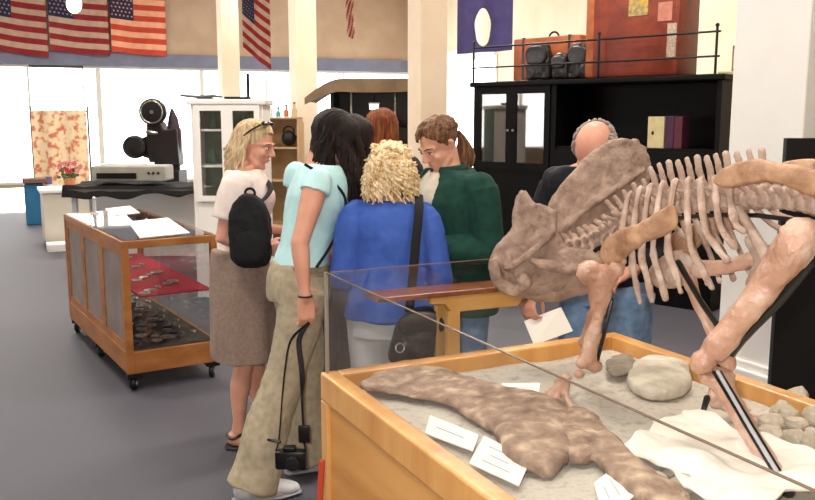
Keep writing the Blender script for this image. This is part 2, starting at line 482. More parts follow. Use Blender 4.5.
def rubble(cu, cv, n, su, sv, where, group):
    for i in range(n):
        u, v = cu+rnd.uniform(-su, su), cv+rnd.uniform(-sv, sv)
        c = PZ(u, v, S_Z+.01); r = rnd.uniform(.016, .032)
        b = MB(); b.ell((0, 0, 0), (r*rnd.uniform(.9, 1.4), r, r*.8), n=12, rot=Matrix.Rotation(rnd.uniform(0, 3), 3, 'Z'))
        o = b.build('rock_fragment', M_rub, world=False, disp=rough_disp(30, .012, i*3.3, 70))
        o.location = c+V((0, 0, r*.25)); tag(o, where, 'rock', group)
rubble(788, 420, 22, 26, 26, 'pale broken rock fragment heaped right of the hind shin bone, by the right rail', 'rock fragments by the right rail')
rubble(672, 488, 12, 36, 12, 'brownish rock fragment in the heap at the near end of the sand', 'rock fragments nearest the viewer')
M_paper = mat('white_card', '#f1ede4', None, rough=.6)
M_ink = mat('grey_ink', '#bdb9b2', None, rough=.7)
def card(name, quad, label, lines=2, tilt=.006, cat='sign card'):
    pts = [PZ(u, v, S_Z+.014+(tilt if i < 2 else 0)) for i, (u, v) in enumerate(quad)]
    b = MB(); b.prism(pts, (0, 0, .003))
    b.mi = 1
    a_, b_, c_, d_ = pts
    for k in range(lines):
        t = (k+1)/(lines+1)
        l0 = a_.lerp(d_, t).lerp(b_.lerp(c_, t), .2+.1*(k % 2)); l1 = a_.lerp(d_, t).lerp(b_.lerp(c_, t), .75-.08*(k % 2))
        b.bar(l0+V((0, 0, .0035)), l1+V((0, 0, .0035)), .004, .001)
    return tag(b.build(name, [M_paper, M_ink], smooth=False), label, cat)
card('label_card', [(430, 416), (479, 436), (473, 452), (425, 434)], 'small cream label card with one printed line beside the middle of the long fossil bone', 1)
card('label_card', [(484, 437), (531, 460), (519, 487), (469, 464)], 'larger white label card with printed lines under the round head of the long fossil bone', 3)
card('label_card', [(502, 384), (540, 384), (538, 400), (499, 397)], 'white label card behind the long bone, left of the skeleton hand', 2)
card('label_card', [(612, 470), (634, 497), (604, 520), (594, 484)], 'white label card at the front beside the shorter fossil bone', 2)
# crumpled sheet
m = MB()
q4 = [PZ(u, v, S_Z) for u, v in ((618, 462), (683, 424), (838, 478), (745, 540))]
def cfn(a, b):
    p = q4[0].lerp(q4[3], b).lerp(q4[1].lerp(q4[2], b), a)
    p = p+B*noise.noise(V((a*4, b*4, 2)))*.03+A*noise.noise(V((a*4, b*4, 7)))*.03
    return V((p.x, p.y, S_Z+.035+abs(noise.noise(V((p.x*7, p.y*9, 1))))*.035+noise.noise(p*30)*.004))
m.solid_grid(70, 50, cfn, (0, 0, -.004))
tag(m.build('plaster_sheet', mat('white_sheet', '#f3eee4', '#e6dfd2', 12, .8)), 'large crumpled white sheet spread over the sand behind the hind leg', 'sheet')

# ================= the horned dinosaur skeleton =================
M_skull = mat('skull_bone', '#7a6456', '#ab9483', 20, .72, 1.0, 45, c3='#937b6c', lo=.3, hi=.7)
M_rib = mat('rib_bone', '#927869', '#cfbeb0', 18, .6, .7, 60, c3='#b09786', lo=.3, hi=.7)
M_limb = mat('limb_bone', '#a0765f', '#d8bdab', 9, .36, .8, 40, c3='#bd947d', lo=.3, hi=.7, spec=.6)
M_tan = mat('tan_blade_bone', '#8c6549', '#c49d7c', 18, .55, .7, 40, lo=.3, hi=.7)
M_rod = mat('black_rod', '#0b0b0c', None, rough=.3, spec=.6)
M_steel = mat('steel_rod', '#c6c9cf', None, rough=.25, metal=.3)
ctr = AX(-.35, 0, 0)
dino = thing('dinosaur_skeleton', 'mounted skeleton of a small frilled horned dinosaur standing in the sand of the oak case', 'skeleton', (ctr.x, ctr.y, S_Z))
YS = 2.5
nf = V((.25, -1, .25)).normalized()
# frill
b = MB()
fo_ = [(546, 240), (548, 222), (556, 200), (571, 180), (588, 163), (603, 149), (622, 143), (641, 146), (649, 160), (650, 178), (644, 196), (634, 210), (620, 228), (602, 243), (578, 252), (560, 250)]
def fpt(u, v): return P(u, v, YS+.02+(u-548)*.0009+(250-v)*.0006)
b.inflate([fpt(u, v) for u, v in fo_], nf, .016, flat=.7, bow=.022)
b.tube([fpt(548, 236), fpt(553, 206), fpt(570, 181), fpt(602, 150), fpt(623, 144), fpt(643, 149)], [.014, .017, .016, .018, .018, .013], res=4)
b.tube([fpt(549, 240)+nf*.01, fpt(575, 215)+nf*.035, fpt(610, 190)+nf*.05, fpt(640, 172)+nf*.03], [.014, .012, .01, .006], res=4)
for k in range(7):
    t = k/6; u = 556+t*80; v = 199-math.sin(t*1.57)*56
    b.ell(fpt(u-1, v-1), (.014, .010, .012))
def dent(pts, base):
    def f(co, n):
        d = base(co, n)
        for c, r, dep in pts:
            l = (co-c).length
            if l < r*2.2: d = d-n*dep*math.exp(-(l/r)**2*1.6)
        return d
    return f
skull = b.build('skull', M_skull, dino, vox=.005, sm=3, disp=rough_disp(14, .005, 2, 60))
# face: muzzle, nose horn, cheek, beak; as part of the skull thing, a sub-part of its own
b = MB()
fc = [(518, 194), (523, 191), (529, 200), (539, 206), (549, 211), (553, 226), (562, 244), (585, 250), (604, 262), (607, 278), (590, 288), (566, 293), (545, 297), (522, 298), (503, 292), (492, 280), (490, 264), (496, 246), (507, 234), (514, 222), (515, 206)]
cen = P(545, 258, YS)
b.inflate([P(u, v, YS) for u, v in fc], nf, .062, centre=cen, flat=.18)
b.tube([P(521, 193, YS), P(523, 206, YS-.01), P(530, 222, YS-.02)], [.010, .018, .03])
b.tube([P(553, 230, YS-.06), P(538, 246, YS-.078), P(512, 268, YS-.06)], [.013, .012, .009])
b.tube([P(553, 228, YS-.05), P(552, 214, YS-.03), P(540, 207, YS-.02)], [.012, .016, .014])
b.tube([P(494, 262, YS-.03), P(499, 280, YS-.045), P(515, 291, YS-.05), P(528, 284, YS-.07)], [.016, .02, .018, .012], res=3)
b.ell(P(524, 281, YS-.06), (.022, .018, .024)); b.ell(P(508, 262, YS-.05), (.016, .014, .03))
b.tube([P(535, 262, YS-.075), P(560, 268, YS-.08), P(590, 268, YS-.06)], [.014, .018, .012], res=3)
dn = [(P(546, 268, YS-.07), .014, .03), (P(566, 262, YS-.075), .011, .025), (P(512, 276, YS-.05), .010, .02), (P(531, 232, YS-.05), .018, .02), (P(572, 278, YS-.07), .009, .018)]
face = b.build('snout', M_skull, skull, vox=.0048, sm=2, disp=dent(dn, rough_disp(26, .006, 7, 70)))
b = MB()
b.inflate([P(u, v, YS+.01) for u, v in ((520, 290), (548, 284), (580, 276), (608, 268), (616, 276), (610, 287), (580, 295), (556, 301), (532, 301))], nf, .042, flat=.3)
b.build('lower_jaw', M_skull, dino, vox=.005, sm=2, disp=rough_disp(20, .006, 9, 60))
# spine
spine_px = [(566, 251, -.06), (582, 246, -.05), (600, 240, -.035), (620, 227, -.02), (640, 214, 0), (662, 207, 0), (690, 203, 0), (720, 201, 0), (752, 199, 0), (785, 201, 0), (820, 206, 0), (865, 216, 0), (910, 230, 0), (950, 245, 0)]
sp = [PW(u, v, wq) for u, v, wq in spine_px]
# keep the neck near the skull plane
for i, yy in enumerate((2.52, 2.53, 2.53, 2.50)):
    u, v, _ = spine_px[i]; sp[i] = P(u, v, yy)
pts, _r = smooth_path(sp, [(1, 1)]*len(sp), 40)
cum = [0]
for i in range(1, len(pts)): cum.append(cum[-1]+(pts[i]-pts[i-1]).length)
def along(d):
    for i in range(1, len(pts)):
        if cum[i] >= d:
            t = (d-cum[i-1])/max(1e-9, cum[i]-cum[i-1]); p = pts[i-1].lerp(pts[i], t)
            a_, z_ = pts[max(0, i-4)], pts[min(len(pts)-1, i+4)]
            return p, (z_-a_).normalized()
    return pts[-1], (pts[-1]-pts[-5]).normalized()
total = cum[-1]
d = .01; k = 0; VT = []
while d < total-.02:
    stepv = .026 if d < .2 else .033
    p, dr = along(d)
    VT.append((p, dr, d)); d += stepv; k += 1
vr = random.Random(5)
def vertebra_mesh(spine_h, cr, seed, tr=.05):
    b = MB()
    b.tube([(0, -.012, 0), (0, 0, 0), (0, .012, 0)], [cr, cr*.82, cr], n=12)
    b.tube([(0, .006, cr*.7), (0, -.002, cr+spine_h*.5), (0, -.012, cr+spine_h)], [(.008, .013), (.006, .011), (.006, .009)], n=10)
    for s_ in (-1, 1):
        b.tube([(s_*cr*.5, 0, cr*.6), (s_*tr, -.004, cr*.9+.012)], [.009, .006], n=8)
        b.tube([(s_*.012, -.014, cr*1.0), (s_*.014, .014, cr*1.1)], [.008, .006], n=8)
    return b
cache = {}
for i, (p, dr, d_) in enumerate(VT):
    f_ = d_/total
    if f_ < .16: key = ('cerv', .035, .022, .032)
    elif f_ < .28: key = ('fore', .065, .024, .042)
    elif f_ < .62: key = ('dors', .092, .027, .05)
    else: key = ('tail', .06, .022, .035)
    key = key+(i % 3,)
    if key not in cache:
        o = vertebra_mesh(key[1], key[2], i, key[3]).build('vertebra', M_rib, world=False, vox=.004, sm=2, disp=rough_disp(30, .004, i))
        cache[key] = o; new = o
    else:
        new = cache[key].copy(); COL.objects.link(new)
    new.parent = dino
    side = dr.cross(V((0, 0, 1))).normalized(); up = side.cross(dr).normalized()
    mm = Matrix((side, dr, up)).transposed().to_4x4(); mm.translation = p
    new.matrix_basis = root_matrix(dino).inverted() @ mm
# ribs: (image column of the head on the spine, tip u, tip v)
ribs = [(642, 624, 262), (652, 640, 302), (663, 652, 300), (675, 665, 298), (688, 681, 292), (701, 712, 288), (714, 727, 260), (728, 735, 246), (742, 744, 232)]
def spine_at(u):
    best = min(pts, key=lambda q: abs(407.5+850*q.x/(q.y*CP-(q.z-EYE)*SP)-u)); return best
for i, (u0, ut, vt) in enumerate(ribs):
    h0 = spine_at(u0)
    for s_ in (-1, 1):
        tip = PW(ut, vt, -.12) if s_ < 0 else None
        if s_ > 0:
            t0 = PW(ut, vt, -.12); tip = t0+B*.24+V((0, 0, .03))
        sh = h0+B*s_*.05+V((0, 0, .055)); bulge = h0.lerp(tip, .45)+B*s_*(.045+.015*math.sin(i*.5))
        bulge2 = h0.lerp(tip, .8)+B*s_*.022
        b = MB(); b.tube([h0+B*s_*.02+V((0, 0, .02)), sh, bulge, bulge2, tip], [.007, (.008, .010), (.009, .007), (.0095, .007), (.008, .008)], res=6, n=8)
        b.build('rib', M_rib, dino, disp=rough_disp(25, .004, i+s_))
# extra cervical riblets
for i in range(5):
    p, dr = along(.05+.035*i)
    b = MB(); b.tube([p-B*.02, p-B*.04+V((0, 0, -.02)), p-B*.035+V((0, 0, -.06))-A*.01], [.006, .007, .004], res=4); b.build('neck_rib', M_rib, dino)
# sternum lumps
b = MB(); b.inflate([PW(u, v, -.02) for u, v in ((655, 262), (680, 250), (694, 262), (688, 282), (664, 288), (650, 278))], B, .02); b.build('breast_plate', M_rib, dino, vox=.005, sm=1, disp=rough_disp(20, .006))
# pelvis blade
b = MB()
b.inflate([PW(u, v, -.085) for u, v in ((714, 183), (718, 171), (735, 163), (760, 160), (790, 165), (815, 170), (845, 176), (850, 196), (825, 198), (800, 190), (775, 181), (748, 184), (726, 188))], B, .016, flat=.4)
b.build('hip_blade', M_tan, dino, vox=.005, sm=2, disp=rough_disp(18, .005, 3))
b = MB()
b.inflate([AX(0, .17, 0)+(PW(u, v, -.085)-AX(0, 0, 0)) for u, v in ((714, 183), (718, 171), (735, 163), (760, 160), (790, 165), (815, 170), (845, 176), (850, 196), (825, 198), (800, 190), (775, 181), (748, 184), (726, 188))], B, .016, flat=.4)
b.build('hip_blade', M_tan, dino, vox=.006, sm=2)
b = MB(); b.tube([PW(738, 208, -.02), PW(754, 235, -.03), PW(770, 264, -.03)], [.012, .014, .018]); b.tube([PW(750, 240, .02), PW(765, 262, .02), PW(752, 284, .03)], [.015, .026, .018]); b.build('pubis', M_rib, dino, vox=.005, sm=2)
# shoulder blades
b = MB()
b.inflate([PW(u, v, -.125) for u, v in ((600, 252), (606, 238), (622, 229), (645, 220), (662, 210), (674, 204), (678, 222), (672, 232), (650, 240), (632, 250), (620, 262), (606, 266))], B, .014, flat=.4)
b.build('shoulder_blade', M_tan, dino, vox=.005, sm=2, disp=rough_disp(18, .005, 4))
b = MB()
b.inflate([PW(u, v, -.125)+B*.25 for u, v in ((600, 252), (606, 238), (622, 229), (645, 220), (662, 210), (674, 204), (678, 222), (672, 232), (650, 240), (632, 250), (620, 262), (606, 266))], B, .014, flat=.4)
b.build('shoulder_blade', M_tan, dino, vox=.006, sm=2)
# near fore limb
YF = 2.34
def foreleg(off, m_, hand=True):
    b = MB()
    b.ell(P(590, 272, YF)+off, (.042, .035, .034)); b.ell(P(606, 280, YF)+off, (.034, .03, .032)); b.ell(P(618, 268, YF)+off, (.022, .02, .025))
    b.tube([P(599, 276, YF)+off, P(600, 292, YF)+off, P(598, 318, YF+.01)+off, P(591, 340, YF+.02)+off, P(588, 360, YF+.03)+off], [(.046, .036), (.036, .028), (.017, .017), (.022, .018), (.028, .022)], res=4, n=12)
    b.ell(P(594, 366, YF+.03)+off, (.026, .022, .018)); b.ell(P(582, 362, YF+.03)+off, (.018, .018, .02))
    hum = b.build('foreleg_bone', m_, dino, vox=.0045, sm=2, disp=rough_disp(22, .005, 6))
    if not hand: return
    c = MB()
    c.ell(P(579, 374, YF+.02)+off, (.016, .014, .013)); c.ell(P(566, 377, YF+.01)+off, (.018, .014, .012)); c.ell(P(558, 382, YF)+off, (.014, .012, .011))
    for pth in ([(560, 384), (552, 390), (540, 398), (526, 408), (517, 425)], [(562, 386), (551, 396), (545, 410), (541, 420)], [(563, 386), (558, 396), (556, 410), (552, 418)], [(566, 384), (566, 396), (570, 405), (572, 412)]):
        q = [PZ(u, v, S_Z+.045-.032*(k/(len(pth)-1))) for k, (u, v) in enumerate(pth)]
        q = [x+off*V((1, 1, 0)) if False else x+V((off.x, off.y, 0)) for x in q]
        rr = [.012, .009, .011, .009, .005][:len(q)]
        if len(q) == 4: rr = [.012, .009, .010, .005]
        c.tube(q, rr, res=3)
    c.build('hand_bones', m_, hum, vox=.0035, sm=1)
    r_ = MB(); r_.tube([P(612, 300, YF+.05)+off, P(605, 330, YF+.05)+off, P(597, 362, YF+.05)+off], .006)  # dark line along the right side of the foreleg bone
    r_.build('support_rod_or_streak', M_rod, dino)
foreleg(V(), M_limb)
foreleg(V((.05, .22, 0)), M_limb, False)
# near hind limb
b = MB()
kn = P(706, 364, 1.90); hp = P(800, 236, 1.82)
b.tube([hp, P(790, 252, 1.825), P(762, 290, 1.85), P(738, 322, 1.87), P(718, 346, 1.89)], [(.052, .04), (.055, .042), (.038, .033), (.034, .03), (.040, .034)], res=5, n=14)
b.ell(P(803, 228, 1.82), (.040, .034, .026)); b.ell(P(790, 232, 1.81), (.024, .024, .018)); b.ell(P(702, 362, 1.89), (.028, .026, .028)); b.ell(P(727, 362, 1.93), (.024, .022, .026)); b.ell(P(713, 352, 1.90), (.030, .026, .026))
b.build('thigh_bone', M_limb, dino, vox=.005, sm=3, disp=rough_disp(20, .006, 8))
b = MB()
b.tube([P(718, 378, 1.91), P(730, 398, 1.89), P(748, 430, 1.84), P(768, 462, 1.79), P(783, 492, 1.74)], [(.040, .030), (.031, .022), (.028, .020), (.030, .022), (.036, .026)], res=4, n=12)
b.ell(P(706, 377, 1.90), (.018, .02, .016)); b.ell(P(728, 377, 1.92), (.018, .02, .016)); b.ell(P(786, 492, 1.73), (.026, .022, .02))
b.build('shin_bone', M_limb, dino, vox=.005, sm=2, disp=rough_disp(20, .005, 10))
def foot(c, m_, fwd=A, n=4):
    b = MB()
    for k in range(n):
        an = R(-36+24*k); d_ = Matrix.Rotation(an, 3, 'Z') @ fwd
        p0 = V(c); p1 = p0+d_*.06+V((0, 0, -.0)); 
        zt = S_Z+.012
        b.tube([p0, p0+d_*.05+V((0, 0, (zt-c[2])*.6)), V((p0.x+d_.x*.09, p0.y+d_.y*.09, zt+.004)), V((p0.x+d_.x*.13, p0.y+d_.y*.13, zt))], [.013, .009, .010, .004], res=3)
    b.ell(c, .02)
    b.build('foot_bones', m_, dino, vox=.004, sm=1)
foot(P(790, 500, 1.71), M_limb)
b = MB()
b.tube([P(812, 262, 1.86), P(778, 300, 1.885), P(742, 338, 1.915), P(722, 366, 1.93), P(718, 378, 1.90)], [.010, .015, .013, .012, .008], res=3); b.build('support_rod_or_streak', M_rod, dino)
b = MB(); b.tube([P(718, 372, 1.865), P(748, 424, 1.79), P(786, 486, 1.70)], .0045); o = b.build('support_rod_or_streak', M_steel, dino)  # pale rod paints in the highlight along the black shin rods
b = MB()
for dx in (-.0075, .0075): b.tube([P(717, 372, 1.87)+V((dx, 0, 0)), P(748, 424, 1.795)+V((dx, 0, 0)), P(786, 487, 1.705)+V((dx, 0, 0))], .0042)
b.ell(P(788, 490, 1.70), (.016, .014, .02)); b.build('support_rod_or_streak', M_rod, dino)
# far hind limb
b = MB()
fk = P(685, 270, 2.24)
b.tube([spine_at(815)+B*.1+V((0, 0, -.05)), P(745, 262, 2.12), fk+V((.02, 0, 0))], [(.03, .03), (.022, .02), (.028, .024)], res=4); b.build('thigh_bone', M_limb, dino, vox=.006, sm=2, disp=rough_disp(20, .005, 12))
b = MB()
b.tube([fk, P(697, 300, 2.22), P(710, 330, 2.2), P(718, 362, 2.18), P(714, 398, 2.15)], [(.028, .024), (.017, .015), (.015, .014), (.015, .014), (.02, .018)], res=4); b.ell(fk, .028); b.build('shin_bone', M_limb, dino, vox=.005, sm=2, disp=rough_disp(20, .004, 14))
foot(P(716, 402, 2.15), M_limb, fwd=(A*-.2+B).normalized(), n=3)
b = MB(); b.tube([P(678, 262, 2.2), P(700, 300, 2.18), P(722, 332, 2.17)], .008); b.build('support_rod_or_streak', M_rod, dino)
b = MB(); b.tube([P(707, 398, 2.12), P(703, 412, 2.1), P(700, 430, 2.1)], [.009, .007, .006]); b.build('support_rod_or_streak', M_rod, dino)  # black strip paints in the shadow beside the far foot bones
b = MB(); b.tube([along(.05)[0]+V((0, 0, -.035)), along(.35)[0]+V((0, 0, -.04)), along(.7)[0]+V((0, 0, -.04)), along(1.0)[0]+V((0, 0, -.04))], .006, res=3)
b.build('support_rod_or_streak', M_rod, dino)
# ================= people =================
M_skin = mat('skin', '#dfa78f', '#d79c84', 14, .5, .04, 200, sub=.15)
M_skin2 = mat('skin_pale', '#e6b29a', '#dfa890', 14, .5, .04, 200, sub=.15)
M_lip = mat('lips', '#c07a6c', None, rough=.4)
M_eye = mat('eye_white', '#e8e2dc', None, rough=.2)
M_iris = mat('iris', '#2b1d16', None, rough=.15)
def ring(z, rx, ry, cx=0, cy=0, n=28, sq=2.3):
    o = []
    for j in range(n):
        t = 2*math.pi*j/n; c, s = math.cos(t), math.sin(t)
        o.append(V((cx+rx*math.copysign(abs(c)**(2/sq), c), cy+ry*math.copysign(abs(s)**(2/sq), s), z)))
    return o
FEM = [(.80, .165, .118, -.01), (.88, .172, .122, -.012), (.95, .165, .118, -.008), (1.02, .142, .104, 0), (1.08, .130, .098, .004), (1.15, .135, .102, .008), (1.22, .150, .118, .016), (1.28, .158, .126, .018), (1.34, .160, .108, .006), (1.39, .150, .086, -.004), (1.425, .115, .066, -.010), (1.45, .070, .056, -.012)]
BROAD = [(.80, .19, .14, -.01), (.88, .195, .145, -.01), (.95, .19, .142, -.005), (1.02, .178, .135, 0), (1.08, .17, .130, .006), (1.15, .170, .132, .012), (1.22, .178, .142, .018), (1.28, .182, .142, .018), (1.34, .182, .120, .006), (1.39, .172, .096, -.004), (1.425, .125, .07, -.010), (1.45, .075, .06, -.012)]
MALE = [(.80, .16, .118, -.01), (.88, .168, .122, -.01), (.95, .165, .12, -.005), (1.02, .160, .116, 0), (1.08, .158, .114, .006), (1.15, .162, .115, .008), (1.22, .172, .118, .010), (1.28, .182, .12, .010), (1.34, .19, .11, .004), (1.39, .185, .092, -.004), (1.425, .13, .07, -.010), (1.45, .075, .06, -.012)]
class Body:
    """proportions and pose of one standing figure, in its own frame: x to its right, y ahead, z up"""
    def __init__(s, tbl=FEM, sc=1.0, lean=0.0, head=(0, .03, 1.565), hyaw=0, hpitch=0, arms=None, legs=None, headscale=1.0, wid=1.0):
        s.tbl, s.sc, s.lean, s.wid = tbl, sc, lean, wid
        s.head = V(head)*sc
        s.hm = Matrix.Translation(s.head) @ Matrix.Rotation(hyaw, 4, 'Z') @ Matrix.Rotation(-hpitch, 4, 'X') @ Matrix.Scale(sc*headscale, 4)
        s.arms, s.legs = arms, legs
    def bend(s, z): return s.lean*max(0, z-.95)**1.3
    def T(s, p): p = V(p); return V((p.x*s.wid, p.y+s.bend(p.z), p.z))*s.sc
    def torso(s, m, z0, z1, off=0, extra=None, n=28):
        rs = []; zs = []
        z = z0
        while z < z1-1e-6: zs.append(z); z += .03
        zs.append(z1)
        for z in zs:
            t = s.tbl
            if z <= t[0][0]: r = t[0][1:]
            elif z >= t[-1][0]: r = t[-1][1:]
            else:
                for a, b in zip(t, t[1:]):
                    if a[0] <= z <= b[0]:
                        k = (z-a[0])/(b[0]-a[0]); r = [p*(1-k)+q*k for p, q in zip(a[1:], b[1:])]; break
            e = extra(z) if extra else 0
            rs.append([s.T(p) for p in ring(z, (r[0]+off+e), r[1]+off+e, 0, r[2], n)])
        m.loft(rs)
    def arm(s, m, side, off=0, t0=0, t1=1.0, flare=0):
        sh, el, wr = s.arms[side]
        sh, el, wr = [V(p)*s.sc for p in (sh, el, wr)]
        def at(t):
            return sh.lerp(el, t*2) if t < .5 else el.lerp(wr, (t-.5)*2)
        rt = [(0, .048), (.12, .052), (.25, .045), (.42, .037), (.5, .037), (.6, .037), (.75, .031), (.9, .024), (1, .023)]
        def rad(t):
            for a, b in zip(rt, rt[1:]):
                if a[0] <= t <= b[0]: k = (t-a[0])/(b[0]-a[0]); return a[1]*(1-k)+b[1]*k
            return rt[-1][1]
        N_ = 11; ps = []; rr = []
        for i in range(N_):
            t = t0+(t1-t0)*i/(N_-1); ps.append(at(t)); rr.append((rad(t)+off+flare*(i/(N_-1)))*s.sc)
        m.tube(ps, rr, n=14, round_=(off == 0))
        if off and t0 == 0: m.ell(sh, (.048+off*.75)*s.sc, n=16)
    def leg(s, m, side, off=0, t0=0, t1=1.0, fn=None):
        hp, kn, an = s.legs[side]
        hp, kn, an = [V(p)*s.sc for p in (hp, kn, an)]
        rt = [(0, .088), (.15, .082), (.35, .064), (.5, .050), (.58, .048), (.68, .053), (.8, .043), (.92, .031), (1, .032)]
        def rad(t):
            for a, b in zip(rt, rt[1:]):
                if a[0] <= t <= b[0]: k = (t-a[0])/(b[0]-a[0]); return a[1]*(1-k)+b[1]*k
            return rt[-1][1]
        N_ = 14; ps = []; rr = []
        for i in range(N_):
            t = t0+(t1-t0)*i/(N_-1); p = hp.lerp(kn, t*2) if t < .5 else kn.lerp(an, t*2-1)
            if .5 < t < .9: p = p+V((0, -.012*math.sin((t-.5)/.4*math.pi), 0))
            ps.append(p); rr.append((fn(t) if fn else rad(t)+off)*s.sc)
        m.tube(ps, rr, n=18, round_=(off == 0 and not fn))
def hand(m, wrist, d, palm, side, curl=.4, sc=1.0):
    """palm, four unequal fingers with bends and a thumb; d = direction of the hand, palm = way the palm faces, side = +1 right hand"""
    d = V(d).normalized(); pn = V(palm); pn = (pn-d*pn.dot(d)).normalized(); x = d.cross(pn)*side     # x towards the thumb
    w = V(wrist)
    def L(a, b, c): return w+(d*a+x*b+pn*c)*sc
    for b_, rr in ((.026, .013), (.009, .014), (-.009, .014), (-.026, .012)):
        m.tube([L(.0, b_*.6, 0), L(.045, b_, 0), L(.082, b_*1.05, 0)], [.016*sc, rr*sc, rr*.85*sc], n=8)
    for k, (b_, l, r) in enumerate(((.028, .070, .0085), (.0095, .078, .0088), (-.0095, .072, .0084), (-.027, .056, .0075))):
        p = L(.082, b_*1.05, 0); a = curl*.5; q = [p]; 
        for j, f_ in enumerate((.45, .32, .23)):
            dd = d*math.cos(a)+pn*math.sin(a); dd = (dd+x*(b_*1.5)).normalized()
            p = p+dd*l*f_*sc; q.append(p); a += curl*.9
        m.tube(q, [r*sc, r*sc, r*.92*sc, r*.78*sc], n=8)
    t0 = L(.018, .022, .004); t1 = L(.045, .048, .012+.01*curl); t2 = L(.072, .058-.01*curl, .018+.018*curl); t3 = L(.092, .058-.018*curl, .02+.03*curl)
    m.tube([t0, t1, t2, t3], [.015*sc, .0115*sc, .0098*sc, .008*sc], n=8)
def face(m, ex, hm, male=False):
    m.ell((0, -.012, .030), (.073, .092, .082), hm, n=22)
    m.ell((0, .018, -.022), (.060, .070, .085), hm, n=18)
    m.tube([hm @ V(p) for p in ((-.042, .01, -.055), (-.03, .045, -.082), (0, .062, -.092), (.03, .045, -.082), (.042, .01, -.055))], [.02, .02, .021, .02, .02], n=10)
    m.ell((0, .070, -.094), (.019, .015, .014), hm)
    m.tube([hm @ V(p) for p in ((0, .080, .022), (0, .092, .002), (0, .106, -.018))], [.009, .010, .012], n=8)
    for s_ in (-1, 1):
        m.ell((s_*.010, .098, -.024), (.009, .010, .007), hm, n=8)
        m.ell((s_*.033, .062, -.022), (.022, .018, .022), hm)
        m.tube([hm @ V(p) for p in ((s_*.010, .083, .024), (s_*.03, .079, .028), (s_*.05, .062, .022))], [.007, .008, .006], n=8)
        m.tube([hm @ V(p) for p in ((s_*.074, -.012, .018), (s_*.080, -.022, .012), (s_*.077, -.020, -.006), (s_*.071, -.010, -.022))], [.007, .009, .008, .006], n=8)
        ex.mi = 3; ex.ell((s_*.031, .0735, .008), (.0125, .0115, .0085), hm, n=12)
        ex.mi = 4; ex.ell((s_*.032, .082, .008), (.0055, .004, .0055), hm, n=10)
        ex.mi = 5; ex.tube([hm @ V(p) for p in ((s_*.012, .0905, .028), (s_*.03, .088, .034), (s_*.05, .069, .029))], [.0022, .003, .0016], n=6)
        ex.mi = 5; ex.tube([hm @ V(p) for p in ((s_*.019, .0835, .013), (s_*.031, .0865, .0175), (s_*.045, .0745, .012))], [.0012, .002, .0014], n=6)
    m.ell((0, .080, -.050), (.020, .012, .0065), hm, n=12); m.ell((0, .079, -.061), (.017, .011, .0065), hm, n=12)
    ex.mi = 2
    ex.tube([hm @ V(p) for p in ((-.021, .079, -.054), (-.008, .0905, -.0505), (0, .0905, -.052), (.008, .0905, -.0505), (.021, .079, -.054))], [.0012, .003, .0028, .003, .0012], n=6)
    ex.tube([hm @ V(p) for p in ((-.018, .079, -.058), (0, .0885, -.0615), (.018, .079, -.058))], [.0012, .0032, .0012], n=6)
def scalp(hm, az, el, k=1.0):
    """point on the skull: az from the face round to the right, el up from the ears"""
    c = V((0, -.012, .030)); r = V((.076, .096, .087))*k
    return hm @ (c+V((math.sin(az)*math.cos(el)*r.x, math.cos(az)*math.cos(el)*r.y, math.sin(el)*r.z)))
def locks(m, n, gen, r=.0065, seed=1, sides=5):
    g = random.Random(seed)
    for _ in range(n):
        path = gen(g)
        if not path: continue
        k = len(path); rr = [r*(.45+.75*math.sin(math.pi*min(1, (i+.6)/(k-.2))))*(.75+.5*g.random()) if i < k-1 else r*.2 for i in range(k)]
        rr[-1] = r*.25
        m.tube(path, rr, n=sides, round_=False)
def hairmat(name, a, b, c=None, rough=.5): return mat(name, a, b, 38, rough, .35, 260, stretch=(2.2, 2.2, .35), lo=.3, hi=.7, c3=c, spec=.25)
def fold_disp(amp=.006, sc=(9, 9, 2.5), seed=0, fine=.0015):
    def f(co, n):
        q = V((co.x*sc[0], co.y*sc[1], co.z*sc[2]+nz(co, 3, 1.2, seed)))
        return n*(noise.noise(q+V((seed, 0, seed)))*amp+noise.noise(co*32)*fine)
    return f
def figure(label, u, Y, yaw, bd, hands, skin=None, brow=None, shoes=None, neck=(0, -.005), male=False, group=None, feet_dir=(0, 1, 0), u_is_x=False):
    x = P(u, 120, Y).x
    t = thing('person', label, 'person', (x, Y, 0), yaw, group)
    sk = skin or M_skin
    m = MB(); ex = MB()
    bd.torso(m, .87, 1.44, -.012)
    nb = bd.T((0, -.012, 1.40)); hd = bd.hm @ V((0, -.022, -.035))
    m.tube([nb, nb.lerp(hd, .45)+V((0, -.004, .004)), hd], [.062*bd.sc, .052*bd.sc, .054*bd.sc], n=14)
    face(m, ex, bd.hm, male)
    for s_ in (0, 1):
        bd.arm(m, s_); bd.leg(m, s_)
        hp, kn, an = bd.legs[s_]
        an = V(an)*bd.sc; fd = V(feet_dir).normalized()
        m.tube([an+V((0, -.02, -.03)), V((an.x, an.y, .035))+fd*.04, V((an.x, an.y, .025))+fd*.11, V((an.x, an.y, .018))+fd*.16], [(.036, .04), (.036, .034), (.042, .022), (.030, .014)], n=12)
        w_, d_, pm, cu = hands[s_]
        hand(m, V(w_)*bd.sc if w_ else V(bd.arms[s_][2])*bd.sc, d_, pm, (1, -1)[s_], cu, bd.sc)
    body = m.build('body', [sk, sk, M_lip, M_eye, M_iris, brow or M_iris], t, vox=.0056, sm=3, world=False, extra=ex)
    return t, body
def cloth(t, name, m, mt, disp=None, vox=.007, sm=3, lab=None, **k):
    o = m.build(name, mt, t, vox=vox, sm=sm, world=False, disp=disp or fold_disp(), **k)
    if lab: o['label'] = lab
    return o
def straps(t, name, paths, r, mt, world=False, n=8):
    m = MB()
    for p in paths: m.tube(p, r, n=n, res=5)
    return m.build(name, mt, t, world=world)
